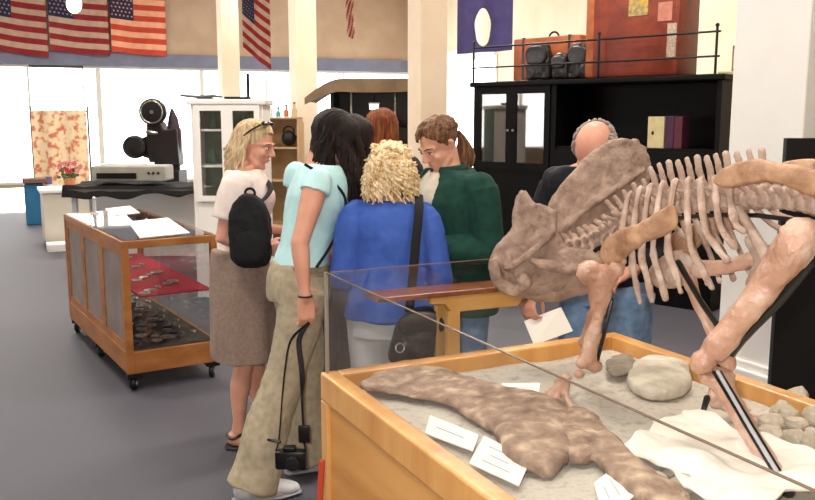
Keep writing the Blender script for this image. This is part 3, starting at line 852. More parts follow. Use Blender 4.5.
def lerp3(a, b, t): return V(a).lerp(V(b), t)

# ---- 1. woman in white top and taupe skirt (profile, looking right)
bd = Body(FEM, .965, lean=.10, head=(0, .085, 1.535), hyaw=R(-16), hpitch=R(18), wid=.98,
    arms=[((.175, .01, 1.36), (.215, -.06, 1.10), (.13, .15, 1.03)), ((-.175, .01, 1.36), (-.20, .02, 1.10), (-.05, .22, 1.10))],
    legs=[((.085, 0, .88), (.09, .02, .48), (.10, -.03, .085)), ((-.085, 0, .88), (-.09, .06, .48), (-.09, .06, .085))])
t1, _ = figure('woman in a white T-shirt and taupe skirt with sunglasses up in her fair hair', 237, 4.1, R(-86), bd,
    [(None, (-.5, .8, -.1), (-.6, -.5, 0), .7), (None, (.3, .8, .1), (0, 0, -1), .6)], brow=mat('brow_fair', '#9a7650', None))
m = MB(); bd.torso(m, .93, 1.415, .016); bd.arm(m, 0, .022, 0, .34, .012); bd.arm(m, 1, .022, 0, .34, .012)
m.ell(bd.T((.15, 0, 1.355)), .058); m.ell(bd.T((-.15, 0, 1.355)), .058)
cloth(t1, 't_shirt', m, mat('white_jersey', '#efe4de', '#e6d8d2', 20, .8))
m = MB(); rs = []
for i in range(14):
    k = i/13; z = 1.02-.56*k; rs.append([V(p)*bd.sc for p in ring(z, .192+.022*math.sin(k*1.6), .138+.032*math.sin(k*1.7), 0, .0+.012*k, 40, 2.2)])
m.loft(rs)
cloth(t1, 'skirt', m, mat('taupe_twill', '#a08b7e', '#917d71', 60, .85, .1, 300), fold_disp(.014, (14, 14, 1.2), 3))
hm = bd.hm
m = MB()
m.ell((0, -.020, .040), (.078, .094, .084), hm, n=20)
def g1(g):
    az = g.uniform(1.5, math.pi)*g.choice((-1, 1)); e0 = g.uniform(.3, 1.45)
    ps = [scalp(hm, az*.75, 1.45, 1.03)]
    for k in range(1, 5): ps.append(scalp(hm, az, 1.4-(1.25)*k/4, 1.05+.02*g.random()))
    base = ps[-1]; bk = g.uniform(.10, .20)
    for k in range(1, 5): ps.append(base+V((math.sin(az)*.012*k*.5, -.014*k+g.uniform(-.006, .006), -bk*k/4)))
    return ps
locks(m, 240, g1, .0068, 11)
def g1b(g):      # fringe swept back
    az = g.uniform(-.9, .9); ps = [scalp(hm, az, .55+.25*g.random(), 1.03)]
    for k in range(1, 5): ps.append(scalp(hm, az*(1+.25*k), .75+.18*k, 1.06))
    return ps
locks(m, 70, g1b, .006, 12)
m.build('hair', hairmat('fair_hair', '#a88a66', '#e6d6b6', '#cdb48c'), t1, world=False)
# sandals
for s_ in (0, 1):
    an = V(bd.legs[s_][2])*bd.sc; m = MB()
    m.tube([V((an.x, an.y-.055, .012)), V((an.x, an.y+.05, .010)), V((an.x, an.y+.17, .010))], [(.038, .011), (.036, .010), (.046, .009)], n=14)
    m.tube([V((an.x-.045, an.y+.10, .018)), V((an.x, an.y+.09, .062)), V((an.x+.045, an.y+.10, .018))], [(.008, .016)]*3, n=8, res=4)
    m.tube([V((an.x-.038, an.y-.02, .06)), V((an.x, an.y+.035, .085)), V((an.x+.038, an.y-.02, .06)), V((an.x, an.y-.055, .07)), V((an.x-.038, an.y-.02, .06))], .008, n=8, res=4)
    m.build('sandal', M_black, t1, world=False)
# sunglasses on the head
sg = thing('sunglasses', 'dark sunglasses pushed up on the head of the fair-haired woman in white', 'sunglasses', t1.location, t1.rotation_euler.z)
M_lens = mat('dark_lens', '#15100f', None, rough=.1, spec=.8)
for s_ in (-1, 1):
    m = MB(); m.ell((s_*.033, .032, .122), (.028, .018, .010), hm, n=14); m.build('lens', M_lens, sg, world=False)
    m = MB(); m.tube([hm @ V(p) for p in ((s_*.060, .025, .115), (s_*.084, -.01, .075), (s_*.086, -.035, .04))], .004); m.build('temple', M_lens, sg, world=False)
m = MB(); m.tube([hm @ V(p) for p in ((-.012, .04, .124), (0, .042, .126), (.012, .04, .124))], .004); m.build('bridge', M_lens, sg, world=False)
# her small backpack
bc = P(251, 231, 3.84)
bp = thing('backpack', 'rounded black backpack hanging at the hip of the fair-haired woman in white', 'bag', (bc.x, bc.y, bc.z-.17))
m = MB(); m.inflate([bc+V((x, 0, z)) for x, z in ((-.09, -.13), (-.098, 0), (-.085, .10), (-.05, .158), (.005, .172), (.055, .14), (.085, .06), (.092, -.05), (.088, -.13), (.05, -.165), (-.04, -.165))], (0, -1, 0), .065, flat=.45)
m.build('bag_body', M_blackm, bp, vox=.008, sm=2, disp=rough_disp(14, .008))
m = MB(); m.inflate([bc+V((x, -.055, z)) for x, z in ((-.055, -.12), (-.055, -.02), (0, .01), (.055, -.02), (.06, -.12), (0, -.14))], (0, -1, 0), .022, flat=.5); m.build('front_pocket', M_blackm, bp, vox=.007, sm=1)
m = MB(); m.tube([bc+V((.03, .02, .15)), P(263, 200, 3.86), P(270, 191, 3.92), P(269, 184, 4.02), P(258, 174, 4.2)], [(.014, .004)]*5, res=4); m.build('shoulder_strap', M_blackm, bp)
m = MB(); m.tube([bc+V((.03, .02, -.15)), bc+V((.0, .03, -.165)), bc+V((-.10, .03, -.10))], [(.012, .004)]*3, res=4)
m.build('shoulder_strap', M_blackm, bp)
m = MB(); m.torus(bc+V((0, 0, .172)), .022, .006, axis=V((0, 1, 0)), n=16); m.build('grab_loop', M_blackm, bp)

# ---- 2. dark-haired woman with the camera
bd = Body(FEM, 1.0, lean=.30, head=(.0, .165, 1.515), hyaw=R(-14), hpitch=R(38), wid=.95,
    arms=[((.16, .035, 1.36), (.205, -.06, 1.11), (.235, -.05, .885)), ((-.165, .045, 1.365), (-.18, .06, 1.11), (-.10, .22, 1.0))],
    legs=[((.085, 0, .90), (.085, -.10, .52), (.10, -.245, .10)), ((-.085, 0, .90), (-.085, .05, .50), (-.11, .04, .10))])
t2, _ = figure('woman with long dark hair in a cyan top and khaki trousers, one arm hanging', 297, 3.6, R(-66), bd,
    [(None, (.02, .05, -1), (-1, 0, 0), 1.0), (None, (.2, .9, .1), (0, 0, -1), .5)], brow=mat('brow_dark', '#1c1310', None), skin=M_skin)
m = MB(); bd.torso(m, .985, 1.415, .008); bd.arm(m, 0, .007, .0, .10, .006); bd.arm(m, 1, .007, .0, .10, .006)
cloth(t2, 'cap_sleeve_top', m, mat('cyan_jersey', '#c6eef1', '#b5e3e8', 20, .75), fold_disp(.007, (9, 9, 7), 5))
M_khaki = mat('khaki_cotton', '#b8ac94', '#a59980', 30, .85, .12, 200)
m = MB(); bd.torso(m, .84, 1.005, .010)
def flare(t): return .103-.018*min(1, t/.5) if t < .55 else .085+.020*(t-.55)/.45
bd.leg(m, 0, fn=flare, t1=1.04); bd.leg(m, 1, fn=flare, t1=1.04)
m.ell(V((0, -.035, .90)), (.15, .11, .10))
tr = cloth(t2, 'trousers', m, M_khaki, fold_disp(.013, (10, 10, 4), 9, .002))
m = MB(); m.tube([V((.168*math.cos(a), .01+.125*math.sin(a), .985)) for a in [2*math.pi*i/20 for i in range(21)]], [(.004, .016)]*21, n=6); m.build('belt', mat('khaki_belt', '#867c62', None), t2, world=False)
M_shoe = mat('white_leather', '#dcdcdc', '#c9cbd0', 30, .5); M_sole = mat('grey_sole', '#a5a9b0', None, rough=.6)
for s_ in (0, 1):
    an = V(bd.legs[s_][2])*bd.sc
    m = MB(); m.tube([V((an.x, an.y-.06, .06)), V((an.x, an.y-.01, .065)), V((an.x, an.y+.07, .052)), V((an.x, an.y+.135, .040)), V((an.x, an.y+.175, .032))], [(.036, .042), (.042, .050), (.047, .040), (.048, .028), (.036, .020)], n=16, res=3)
    sh = m.build('sneaker', M_shoe, t2, world=False, vox=.006, sm=2)
    m = MB(); m.tube([V((an.x, an.y-.085, .014)), V((an.x, an.y, .013)), V((an.x, an.y+.10, .013)), V((an.x, an.y+.19, .016))], [(.034, .015), (.040, .014), (.05, .013), (.034, .011)], n=16, res=3)
    m.build('sole', M_sole, sh, world=False)
    m = MB()
    for k in range(4): m.tube([V((an.x-.025, an.y+.05+.02*k, .085-.009*k)), V((an.x, an.y+.055+.02*k, .094-.010*k)), V((an.x+.025, an.y+.05+.02*k, .085-.009*k))], .0035, n=6)
    m.build('laces', M_sole, sh, world=False)
    m = MB(); m.tube([V((an.x+.045, an.y-.03, .05)), V((an.x+.049, an.y+.04, .045)), V((an.x+.048, an.y+.10, .032))], [(.003, .007)]*3, n=6, res=3); m.build('side_stripe', M_sole, sh, world=False)
hm = bd.hm; m = MB(); m.ell((0, -.022, .042), (.080, .094, .086), hm, n=20)
def g2(g):
    az = g.uniform(.55, math.pi)*g.choice((-1, 1))
    ps = [scalp(hm, az*.4, 1.5, 1.03)]
    for k in range(1, 6): ps.append(scalp(hm, az, 1.45-1.5*k/5, 1.07+.03*g.random()))
    b = ps[-1]; L_ = g.uniform(.17, .33); w = g.uniform(0, 6)
    fw = .02 if abs(az) < 1.8 else -.01
    for k in range(1, 7): ps.append(b+V((math.sin(az)*.008*k+math.sin(w+k*1.3)*.012, fw*k*.45+math.cos(w+k*1.5)*.012, -L_*k/6)))
    return ps
locks(m, 330, g2, .0075, 21)
def g2b(g):    # forward falling locks by the cheeks
    sd = g.choice((1, 1, -1)); az = sd*g.uniform(.35, .9)
    ps = [scalp(hm, sd*.2, 1.4, 1.03), scalp(hm, az, .95, 1.07), scalp(hm, az, .4, 1.10)]
    b = ps[-1]; L_ = g.uniform(.16, .26); w = g.uniform(0, 6)
    for k in range(1, 7): ps.append(b+V((math.sin(w+k*1.1)*.010, .012*k*.4+math.cos(w+k)*.008, -L_*k/6)))
    return ps
locks(m, 110, g2b, .0075, 22)
m.build('hair', hairmat('dark_hair', '#0c0706', '#2a1814', '#170e0c', .5), t2, world=False)
m = MB(); wr = V(bd.arms[0][2]); m.torus(wr+V((0, 0, .012)), .027, .004, axis=(0, 0, 1)); m.build('bracelet', M_black, t2, world=False)
# thin purse strap across the back
m = MB(); m.tube([V((.10, .0, 1.42)), V((.155, .12, 1.33)), V((.158, .155, 1.24)), V((.15, .10, 1.10)), V((.17, .02, 1.0))], [(.002, .007)]*5, n=6, res=5); m.build('purse_strap', M_blackm, t2, world=False)
# the hanging camera
hz = P(295, 322, 3.41)
cm_ = P(291, 459, 3.235)
cam_t = thing('camera', 'small black camera hanging on its neck strap from the hand of the dark-haired woman', 'camera', (cm_.x, cm_.y, cm_.z-.05))
m = MB(); m.box(cm_, (.125, .05, .078)); m.build('camera_body', M_black, cam_t, bevel=.012)
m = MB(); m.cyl(cm_+V((.01, -.02, -.002)), cm_+V((.01, -.055, -.002)), .030, .028); m.build('lens', mat('lens_ring', '#1d1d22', None, rough=.2), cam_t, bevel=.003)
m = MB(); m.box(cm_+V((-.005, 0, .045)), (.05, .04, .018)); m.build('viewfinder', M_black, cam_t, bevel=.005)
m = MB()
hh = root_matrix(t2) @ (V(bd.arms[0][2])+V((0, .012, -.10)))
m.tube([cm_+V((-.06, 0, .035)), P(279, 438, 3.235), P(282, 400, 3.24), P(285, 370, 3.25), P(291, 340, hh.y-.03), hh], [(.004, .003), (.004, .003), (.005, .003), (.011, .004), (.011, .004), (.008, .004)], n=8, res=5)
m.build('neck_strap', M_blackm, cam_t)
m = MB(); m.tube([cm_+V((.06, 0, .035)), P(304, 438, 3.235), P(302, 400, 3.24), P(302, 372, 3.25), P(299, 340, hh.y-.03), hh], [(.004, .003), (.004, .003), (.005, .003), (.011, .004), (.011, .004), (.008, .004)], n=8, res=5); m.build('neck_strap', M_blackm, cam_t)
m = MB(); p = P(304, 434, 3.225); m.box(p, (.045, .015, .07)); m.build('strap_tag', M_black, cam_t, bevel=.004)
m = MB(); p = P(276, 441, 3.22); m.tube([p+V((-.03, 0, .005)), p+V((.015, 0, -.004))], .006); m.build('strap_buckle', M_black, cam_t)

# ---- 3. woman in blue shirt from behind
bd = Body(BROAD, .89, lean=.06, head=(0, .03, 1.565), hyaw=R(0), hpitch=R(14), wid=.93,
    arms=[((.165, 0, 1.35), (.225, -.03, 1.07), (.15, .15, .98)), ((-.165, 0, 1.35), (-.215, -.01, 1.07), (-.13, .17, 1.02))],
    legs=[((.095, 0, .88), (.095, .02, .48), (.10, -.03, .085)), ((-.095, 0, .88), (-.095, .02, .48), (-.10, -.03, .085))], headscale=1.04)
t3, _ = figure('woman with curly blonde hair seen from behind in a royal blue shirt and white trousers', 390, 3.5, R(-4), bd,
    [(None, (-.7, .6, 0), (0, -1, 0), .6), (None, (.7, .6, 0), (0, -1, 0), .6)], brow=M_iris)
M_blue = mat('royal_blue_jersey', '#3f64bd', '#3457ad', 12, .75, .05, 120)
m = MB(); bd.torso(m, .885, 1.43, .022, extra=lambda z: .022*max(0, 1.05-z)/.2); bd.arm(m, 0, .026, 0, .64, .012); bd.arm(m, 1, .026, 0, .64, .012)
m.ell(bd.T((.165, 0, 1.36))*1, .06); m.ell(bd.T((-.165, 0, 1.36)), .06)
cloth(t3, 'shirt', m, M_blue, fold_disp(.012, (9, 9, 4), 12, .002))
m = MB(); bd.torso(m, .80, 1.0, .012); bd.leg(m, 0, fn=lambda t: .115-.03*t); bd.leg(m, 1, fn=lambda t: .115-.03*t)
cloth(t3, 'trousers', m, mat('white_cotton', '#e3e8ea', '#d4dbe0', 12, .8), fold_disp(.009, (9, 9, 3), 15))
for s_ in (0, 1):
    an = V(bd.legs[s_][2])*bd.sc; m = MB(); m.tube([V((an.x, an.y-.05, .035)), V((an.x, an.y+.04, .04)), V((an.x, an.y+.17, .026))], [(.036, .033), (.044, .038), (.036, .02)], n=14, res=3); m.build('shoe', M_shoe, t3, world=False)
hm = bd.hm; m = MB(); m.ell((0, -.02, .035), (.083, .098, .088), hm, n=20); m.ell((0, -.05, -.05), (.075, .05, .08), hm, n=14)
def g3(g):
    az = g.uniform(.75, math.pi)*g.choice((-1, 1)); top = g.random() < .45
    e1 = 1.45; ps = [scalp(hm, az*.6, e1, 1.02)]
    for k in range(1, 5): ps.append(scalp(hm, az, 1.4-1.35*k/4, 1.08+.04*g.random()))
    b = ps[-1]; L_ = g.uniform(.07, .19); w = g.uniform(0, 6); rr = g.uniform(.008, .017)
    for k in range(1, 11): ps.append(b+V((math.sin(az)*.0035*k+math.cos(w+k*1.35)*rr, -abs(math.cos(az))*.001*k+math.sin(w+k*1.35)*rr, -L_*k/10)))
    return ps
locks(m, 260, g3, .0068, 31)
def g3b(g):     # curls standing out over the crown
    az = g.uniform(-math.pi, math.pi); e = g.uniform(-.2, 1.5); c = scalp(hm, az, e, 1.10); w = g.uniform(0, 6); rr = g.uniform(.008, .014)
    if abs(az) < .7 and e < .6: return None
    d_ = V((g.uniform(-1, 1), g.uniform(-1, 1), g.uniform(-1.2, .2)))*.006
    return [c+d_*k+V((math.cos(w+k*1.2)*rr, math.sin(w+k*1.2)*rr, math.sin(w*2+k*1.2)*rr*.6)) for k in range(7)]
locks(m, 170, g3b, .0062, 32)
m.build('curly_hair', hairmat('blonde_hair', '#b98a52', '#fff4dc', '#edd6a8'), t3, world=False)
# her black shoulder bag
bc = P(419, 335, 3.36)
sb = thing('shoulder_bag', 'black leather shoulder bag hanging on a wide strap from the woman in blue', 'bag', (bc.x, bc.y, bc.z-.13))
M_leather = mat('dark_leather', '#1b1617', '#2b2324', 20, .35, .15, 90, spec=.6)
m = MB(); m.inflate([P(u, v, 3.36) for u, v in ((388, 358), (392, 338), (402, 316), (418, 306), (438, 310), (449, 320), (451, 345), (446, 361), (420, 366), (398, 364))], (0, -1, 0), .06, flat=.5); m.build('bag_body', M_leather, sb, vox=.007, sm=2, disp=rough_disp(16, .008))
m = MB(); m.inflate([P(u, v, 3.31) for u, v in ((398, 320), (418, 309), (440, 313), (444, 330), (425, 337), (402, 334))], (0, -1, 0), .02, flat=.5); m.build('flap', M_leather, sb, vox=.006, sm=1)
m = MB(); m.torus(P(400, 348, 3.29), .018, .0035, axis=(.4, -1, .2)); m.build('metal_ring', M_steel, sb)
m = MB(); m.tube([P(409, 312, 3.33), P(412, 285, 3.32), P(416, 240, 3.34), P(419, 210, 3.40), P(419, 198, 3.47), P(418, 196, 3.54), P(416, 215, 3.62)], [(.018, .003)]*7, up=V((0, 1, 0)), res=5, n=8); m.build('strap', M_blackm, sb)

# ---- 4. woman in green jacket
bd = Body(BROAD, .965, lean=.16, head=(0, .105, 1.545), hyaw=R(8), hpitch=R(32), wid=.97,
    arms=[((.19, .01, 1.36), (.235, .0, 1.08), (.08, .22, 1.09)), ((-.19, .01, 1.36), (-.245, -.02, 1.08), (-.13, .20, 1.09))],
    legs=[((.095, 0, .88), (.095, .02, .48), (.10, -.03, .085)), ((-.095, 0, .88), (-.095, .02, .48), (-.10, -.03, .085))])
t4, _ = figure('woman in a dark green jacket over a cream shirt, brown hair tied back, looking down', 459, 3.78, R(118), bd,
    [(None, (-.5, .8, .1), (-.3, -.3, -1), .7), (None, (.55, .8, 0), (0, -.4, -.9), .7)], brow=mat('brow_brown', '#4a3021', None), skin=M_skin2)
M_green = mat('dark_green_fleece', '#13443a', '#0e372f', 30, .9, .1, 250)
M_creamc = mat('cream_knit', '#d9d3c4', '#cdc6b6', 30, .85, .1, 200)
m = MB(); bd.torso(m, .90, 1.425, .010); cloth(t4, 'shirt', m, M_creamc, fold_disp(.004, (9, 9, 5), 17))
# open jacket: the torso shell with a gap left down the front
m = MB(); zs = [.78+.03*i for i in range(23)]; n_ = 40
def jr(z, off):
    t = bd.tbl
    for a, b in zip(t, t[1:]):
        if a[0] <= z <= b[0] or (z < t[0][0] and a is t[0]):
            k = max(0, (z-a[0])/(b[0]-a[0])); r = [p*(1-k)+q*k for p, q in zip(a[1:], b[1:])]; break
    else: r = t[-1][1:]
    gap = .42+.10*math.sin((z-.8)*4); o = []
    for j in range(n_+1):
        an = math.pi/2+gap+(2*math.pi-2*gap)*j/n_
        o.append(bd.T((( r[0]+off)*math.cos(an), r[2]+(r[1]+off)*math.sin(an), z)))
    return o
rs = []
for z in zs: a_ = jr(z, .036); b_ = jr(z, .017); rs.append(a_+b_[::-1])
m.loft(rs); bd.arm(m, 0, .032, 0, .95, .004); bd.arm(m, 1, .032, 0, .95, .004); m.ell(bd.T((.165, 0, 1.36)), .064); m.ell(bd.T((-.165, 0, 1.36)), .064)
jk = cloth(t4, 'jacket', m, M_green, fold_disp(.010, (9, 9, 4), 19))
m = MB(); m.tube([bd.T((.075*math.cos(a)*1.1, -.01+.075*math.sin(a), 1.425+.02*(1-math.sin(a))*.5)) for a in [math.pi/2+.5+(2*math.pi-1.0)*i/16 for i in range(17)]], [(.010, .022)]*17, n=8); m.build('collar', M_green, jk, world=False)
m = MB()
for k, (z, wd_) in enumerate(((1.30, .030), (1.288, .036), (1.268, .028), (1.256, .02))):
    p = bd.T((-.095, .152, z)); q = p+V((-wd_*.9, -wd_*.35, 0)); m.tube([p, q], .0025, n=6)
m.build('chest_emblem', mat('emblem_thread', '#9fc5c0', None), jk, world=False)
m = MB(); bd.torso(m, .80, .98, .012); bd.leg(m, 0, fn=lambda t: .112-.03*t); bd.leg(m, 1, fn=lambda t: .112-.03*t)
M_jean = mat('blue_denim', '#7d9bbd', '#6484a8', 26, .85, .15, 260)
cloth(t4, 'jeans', m, M_jean, fold_disp(.008, (9, 9, 4), 21))
for s_ in (0, 1):
    an = V(bd.legs[s_][2])*bd.sc; m = MB(); m.tube([V((an.x, an.y-.05, .035)), V((an.x, an.y+.04, .04)), V((an.x, an.y+.17, .026))], [(.036, .033), (.044, .038), (.036, .02)], n=14, res=3); m.build('shoe', M_black, t4, world=False)
hm = bd.hm; m = MB(); m.ell((0, -.022, .040), (.079, .093, .086), hm, n=20)
def g4(g):
    az = g.uniform(.5, 2.6)*g.choice((-1, 1)); ps = [scalp(hm, az*.3, 1.25+.2*g.random(), 1.04)]
    tgt = hm @ V((0, -.118, .0))
    kk = 1.07+.10*g.random()
    for k in range(1, 5): ps.append(scalp(hm, az+(math.pi*math.copysign(1, az)-az)*(k/4)**1.5*.8, 1.25-1.15*(k/4), kk))
    ps.append(tgt+V((g.uniform(-.012, .012), 0, g.uniform(-.012, .012)))); return ps
locks(m, 190, g4, .0068, 41)
def g4b(g):
    az = g.uniform(-.9, .9); s_ = 1 if az > -.2 else -1; e_ = g.uniform(.45, .7); ps = [scalp(hm, az*.3, 1.15, 1.06), scalp(hm, az*.7+.1*s_, .95, 1.13), scalp(hm, az+.35*s_, e_+.15, 1.12), scalp(hm, az+.7*s_, e_-.1, 1.09), scalp(hm, az+1.0*s_, e_-.3, 1.07)]; return ps
locks(m, 60, g4b, .0065, 43)
def g4c(g):
    b = hm @ V((0, -.12, 0)); w = g.uniform(0, 6); ps = []
    ex_ = V((g.uniform(-.035, .035), g.uniform(-.04, .01), 0))
    for k in range(8): ps.append(b+ex_*math.sin(k/7*2.4)+V((math.cos(w+k)*.005, -.02*math.sin(k/7*3)-.012, -.028*k)))
    return ps
locks(m, 90, g4c, .007, 42)
m.build('tied_back_hair', hairmat('brown_hair', '#4f3526', '#9c7656', '#725038'), t4, world=False)

# ---- 5. bald man bowed over the skeleton, paper in hand
bd = Body(MALE, .99, lean=.55, head=(0, .235, 1.485), hyaw=R(0), hpitch=R(50), headscale=1.1, wid=1.08,
    arms=[((.195, .13, 1.34), (.27, .16, 1.07), (.22, .38, .93)), ((-.195, .13, 1.34), (-.27, .13, 1.06), (-.16, .33, 1.02))],
    legs=[((.095, 0, .88), (.095, .02, .48), (.10, -.03, .085)), ((-.095, 0, .88), (-.095, .02, .48), (-.10, -.03, .085))])
t5, _ = figure('balding man in jeans bowed behind the dinosaur skeleton holding a white sheet of paper', 612, 3.62, R(152), bd,
    [(None, (-.15, .45, -.85), (-.3, -.8, -.3), .9), (None, (.3, .8, -.2), (0, 0, -1), .6)], brow=mat('brow_grey', '#8d8078', None), skin=mat('ruddy_skin', '#d9a08a', '#cf9480', 14, .5, .04, 200, sub=.15), male=True)
m = MB(); bd.torso(m, .92, 1.43, .024); bd.arm(m, 0, .026, 0, .86, .004); bd.arm(m, 1, .026, 0, .86, .004); m.ell(bd.T((.165, 0, 1.36)), .066); m.ell(bd.T((-.165, 0, 1.36)), .066)
cloth(t5, 'shirt', m, mat('navy_shirt', '#141722', '#10131c', 14, .85), fold_disp(.009, (9, 9, 4), 23))
m = MB(); bd.torso(m, .82, .98, .016); bd.leg(m, 0, fn=lambda t: .118-.03*t); bd.leg(m, 1, fn=lambda t: .118-.03*t)
cloth(t5, 'jeans', m, M_jean, fold_disp(.012, (10, 10, 5), 25, .002))
for s_ in (0, 1):
    an = V(bd.legs[s_][2])*bd.sc; m = MB(); m.tube([V((an.x, an.y-.06, .04)), V((an.x, an.y+.04, .042)), V((an.x, an.y+.19, .03))], [(.04, .036), (.048, .04), (.042, .024)], n=14, res=3); m.build('shoe', M_black, t5, world=False)
hm = bd.hm; m = MB()
def g5(g):
    az = g.uniform(1.25, math.pi)*g.choice((-1, 1)); e = g.uniform(-.5, .45)
    return [scalp(hm, az, e+.22, .99), scalp(hm, az, e+.1, 1.03), scalp(hm, az, e, 1.04), scalp(hm, az, e-.16, 1.01)]
locks(m, 260, g5, .0045, 51); m.build('fringe_hair', hairmat('grey_hair', '#8d857e', '#c5bdb4'), t5, world=False)
wm = root_matrix(t5); wpos = wm @ (V(bd.arms[0][2])*bd.sc)
m = MB(); wl = V(bd.arms[0][2])*bd.sc; dd = (V(bd.arms[0][2])-V(bd.arms[0][1])).normalized(); m.torus(wl-dd*.01, .030, .007, axis=dd); wt = m.build('wristwatch', M_steel, t5, world=False)
pc = P(548, 327, wpos.y-.05)
m = MB(); q = [P(524, 321, pc.y+.0), P(561, 307, pc.y+.03), P(573, 331, pc.y-.01), P(534, 345, pc.y-.05)]
nn = (q[1]-q[0]).cross(q[3]-q[0]).normalized()*.003
m.prism(q, nn); o = m.build('paper_sheet', M_paper, smooth=False); tag(o, 'white sheet of paper in the hand of the balding man behind the case', 'paper')

# ---- 6. woman in red, mostly hidden
bd = Body(FEM, .97, lean=.12, head=(0, .06, 1.55), hyaw=R(0), hpitch=R(25), wid=1.0,
    arms=[((.17, .01, 1.36), (.20, -.03, 1.09), (.12, .16, .99)), ((-.17, .01, 1.36), (-.2, .0, 1.09), (-.10, .2, 1.04))],
    legs=[((.085, 0, .88), (.09, .02, .48), (.10, -.03, .085)), ((-.085, 0, .88), (-.09, .02, .48), (-.10, -.03, .085))])
t6, _ = figure('woman in a red top and brown trousers half hidden between the cyan and blue tops', 343, 4.15, R(-60), bd,
    [(None, (-.3, .8, -.2), (-.6, -.5, 0), .6), (None, (.3, .8, .1), (0, 0, -1), .6)], brow=M_iris, skin=M_skin2)
m = MB(); bd.torso(m, .92, 1.42, .016); bd.arm(m, 0, .02, .0, .30, .01); bd.arm(m, 1, .02, .0, .30, .01); m.ell(bd.T((.15, 0, 1.355)), .055); m.ell(bd.T((-.15, 0, 1.355)), .055)
cloth(t6, 'top', m, mat('red_jersey', '#b3263a', '#9d1f31', 14, .8), fold_disp(.007, (9, 9, 4), 27))
m = MB(); bd.torso(m, .82, .98, .012); bd.leg(m, 0, fn=lambda t: .105-.03*t); bd.leg(m, 1, fn=lambda t: .105-.03*t)
cloth(t6, 'trousers', m, mat('brown_twill', '#5a4742', '#4c3b37', 20, .85), fold_disp(.007, (9, 9, 3), 29))
for s_ in (0, 1):
    an = V(bd.legs[s_][2])*bd.sc; m = MB(); m.tube([V((an.x, an.y-.05, .035)), V((an.x, an.y+.04, .04)), V((an.x, an.y+.17, .026))], [(.036, .033), (.044, .038), (.036, .02)], n=14, res=3); m.build('shoe', M_black, t6, world=False)
hm = bd.hm; m = MB(); m.ell((0, -.022, .040), (.079, .093, .086), hm, n=20)
def g6(g):
    az = g.uniform(.8, math.pi)*g.choice((-1, 1)); ps = [scalp(hm, az*.4, 1.5, 1.03)]
    for k in range(1, 5): ps.append(scalp(hm, az, 1.4-1.4*k/4, 1.07))
    b = ps[-1]; L_ = g.uniform(.05, .13)
    for k in range(1, 4): ps.append(b+V((0, -.005*k, -L_*k/3)))
    return ps
locks(m, 200, g6, .007, 61); m.build('hair', hairmat('dark_brown_hair', '#120a08', '#2c1a14'), t6, world=False)
m = MB(); m.tube([bd.T((.10, -.06, 1.41)), bd.T((.125, -.13, 1.30)), bd.T((.09, -.13, 1.15)), bd.T((.02, -.13, 1.0))], [(.012, .003)]*4, n=8, res=4); m.build('bag_strap', M_blackm, t6, world=False)

# ---- 7. auburn-haired person behind the blonde
bd = Body(FEM, .985, lean=.05, head=(0, .04, 1.565), hyaw=R(10), hpitch=R(10), wid=1.0,
    arms=[((.17, .0, 1.36), (.20, -.03, 1.09), (.12, .16, .99)), ((-.17, .0, 1.36), (-.2, .0, 1.09), (-.10, .2, 1.04))],
    legs=[((.085, 0, .88), (.09, .02, .48), (.10, -.03, .085)), ((-.085, 0, .88), (-.09, .02, .48), (-.10, -.03, .085))])
t7, _ = figure('person with straight auburn hair whose head shows above the blonde curls', 384, 4.75, R(30), bd,
    [(None, (-.3, .8, -.2), (-.6, -.5, 0), .6), (None, (.3, .8, .1), (0, 0, -1), .6)], brow=M_iris)
m = MB(); bd.torso(m, .90, 1.42, .016); bd.arm(m, 0, .024, .0, .9, .0); bd.arm(m, 1, .024, .0, .9, .0); m.ell(bd.T((.15, 0, 1.355)), .055); m.ell(bd.T((-.15, 0, 1.355)), .055)
cloth(t7, 'top', m, mat('charcoal_jersey', '#2a2a30', '#232328', 14, .8))
m = MB(); bd.torso(m, .82, .98, .012); bd.leg(m, 0, fn=lambda t: .105-.03*t); bd.leg(m, 1, fn=lambda t: .105-.03*t)
cloth(t7, 'trousers', m, mat('dark_denim', '#2d3648', '#263042', 20, .85))
for s_ in (0, 1):
    an = V(bd.legs[s_][2])*bd.sc; m = MB(); m.tube([V((an.x, an.y-.05, .035)), V((an.x, an.y+.04, .04)), V((an.x, an.y+.17, .026))], [(.036, .033), (.044, .038), (.036, .02)], n=14, res=3); m.build('shoe', M_black, t7, world=False)
hm = bd.hm; m = MB(); m.ell((0, -.022, .040), (.079, .093, .086), hm, n=20)
def g7(g):
    az = g.uniform(.8, math.pi)*g.choice((-1, 1)); ps = [scalp(hm, az*.3, 1.5, 1.03)]
    for k in range(1, 5): ps.append(scalp(hm, az, 1.4-1.4*k/4, 1.07))
    b = ps[-1]; L_ = g.uniform(.10, .2)
    for k in range(1, 4): ps.append(b+V((0, -.003*k, -L_*k/3)))
    return ps
locks(m, 220, g7, .007, 71); m.build('hair', hairmat('auburn_hair', '#5e301a', '#a8683a', '#7e4626'), t7, world=False)
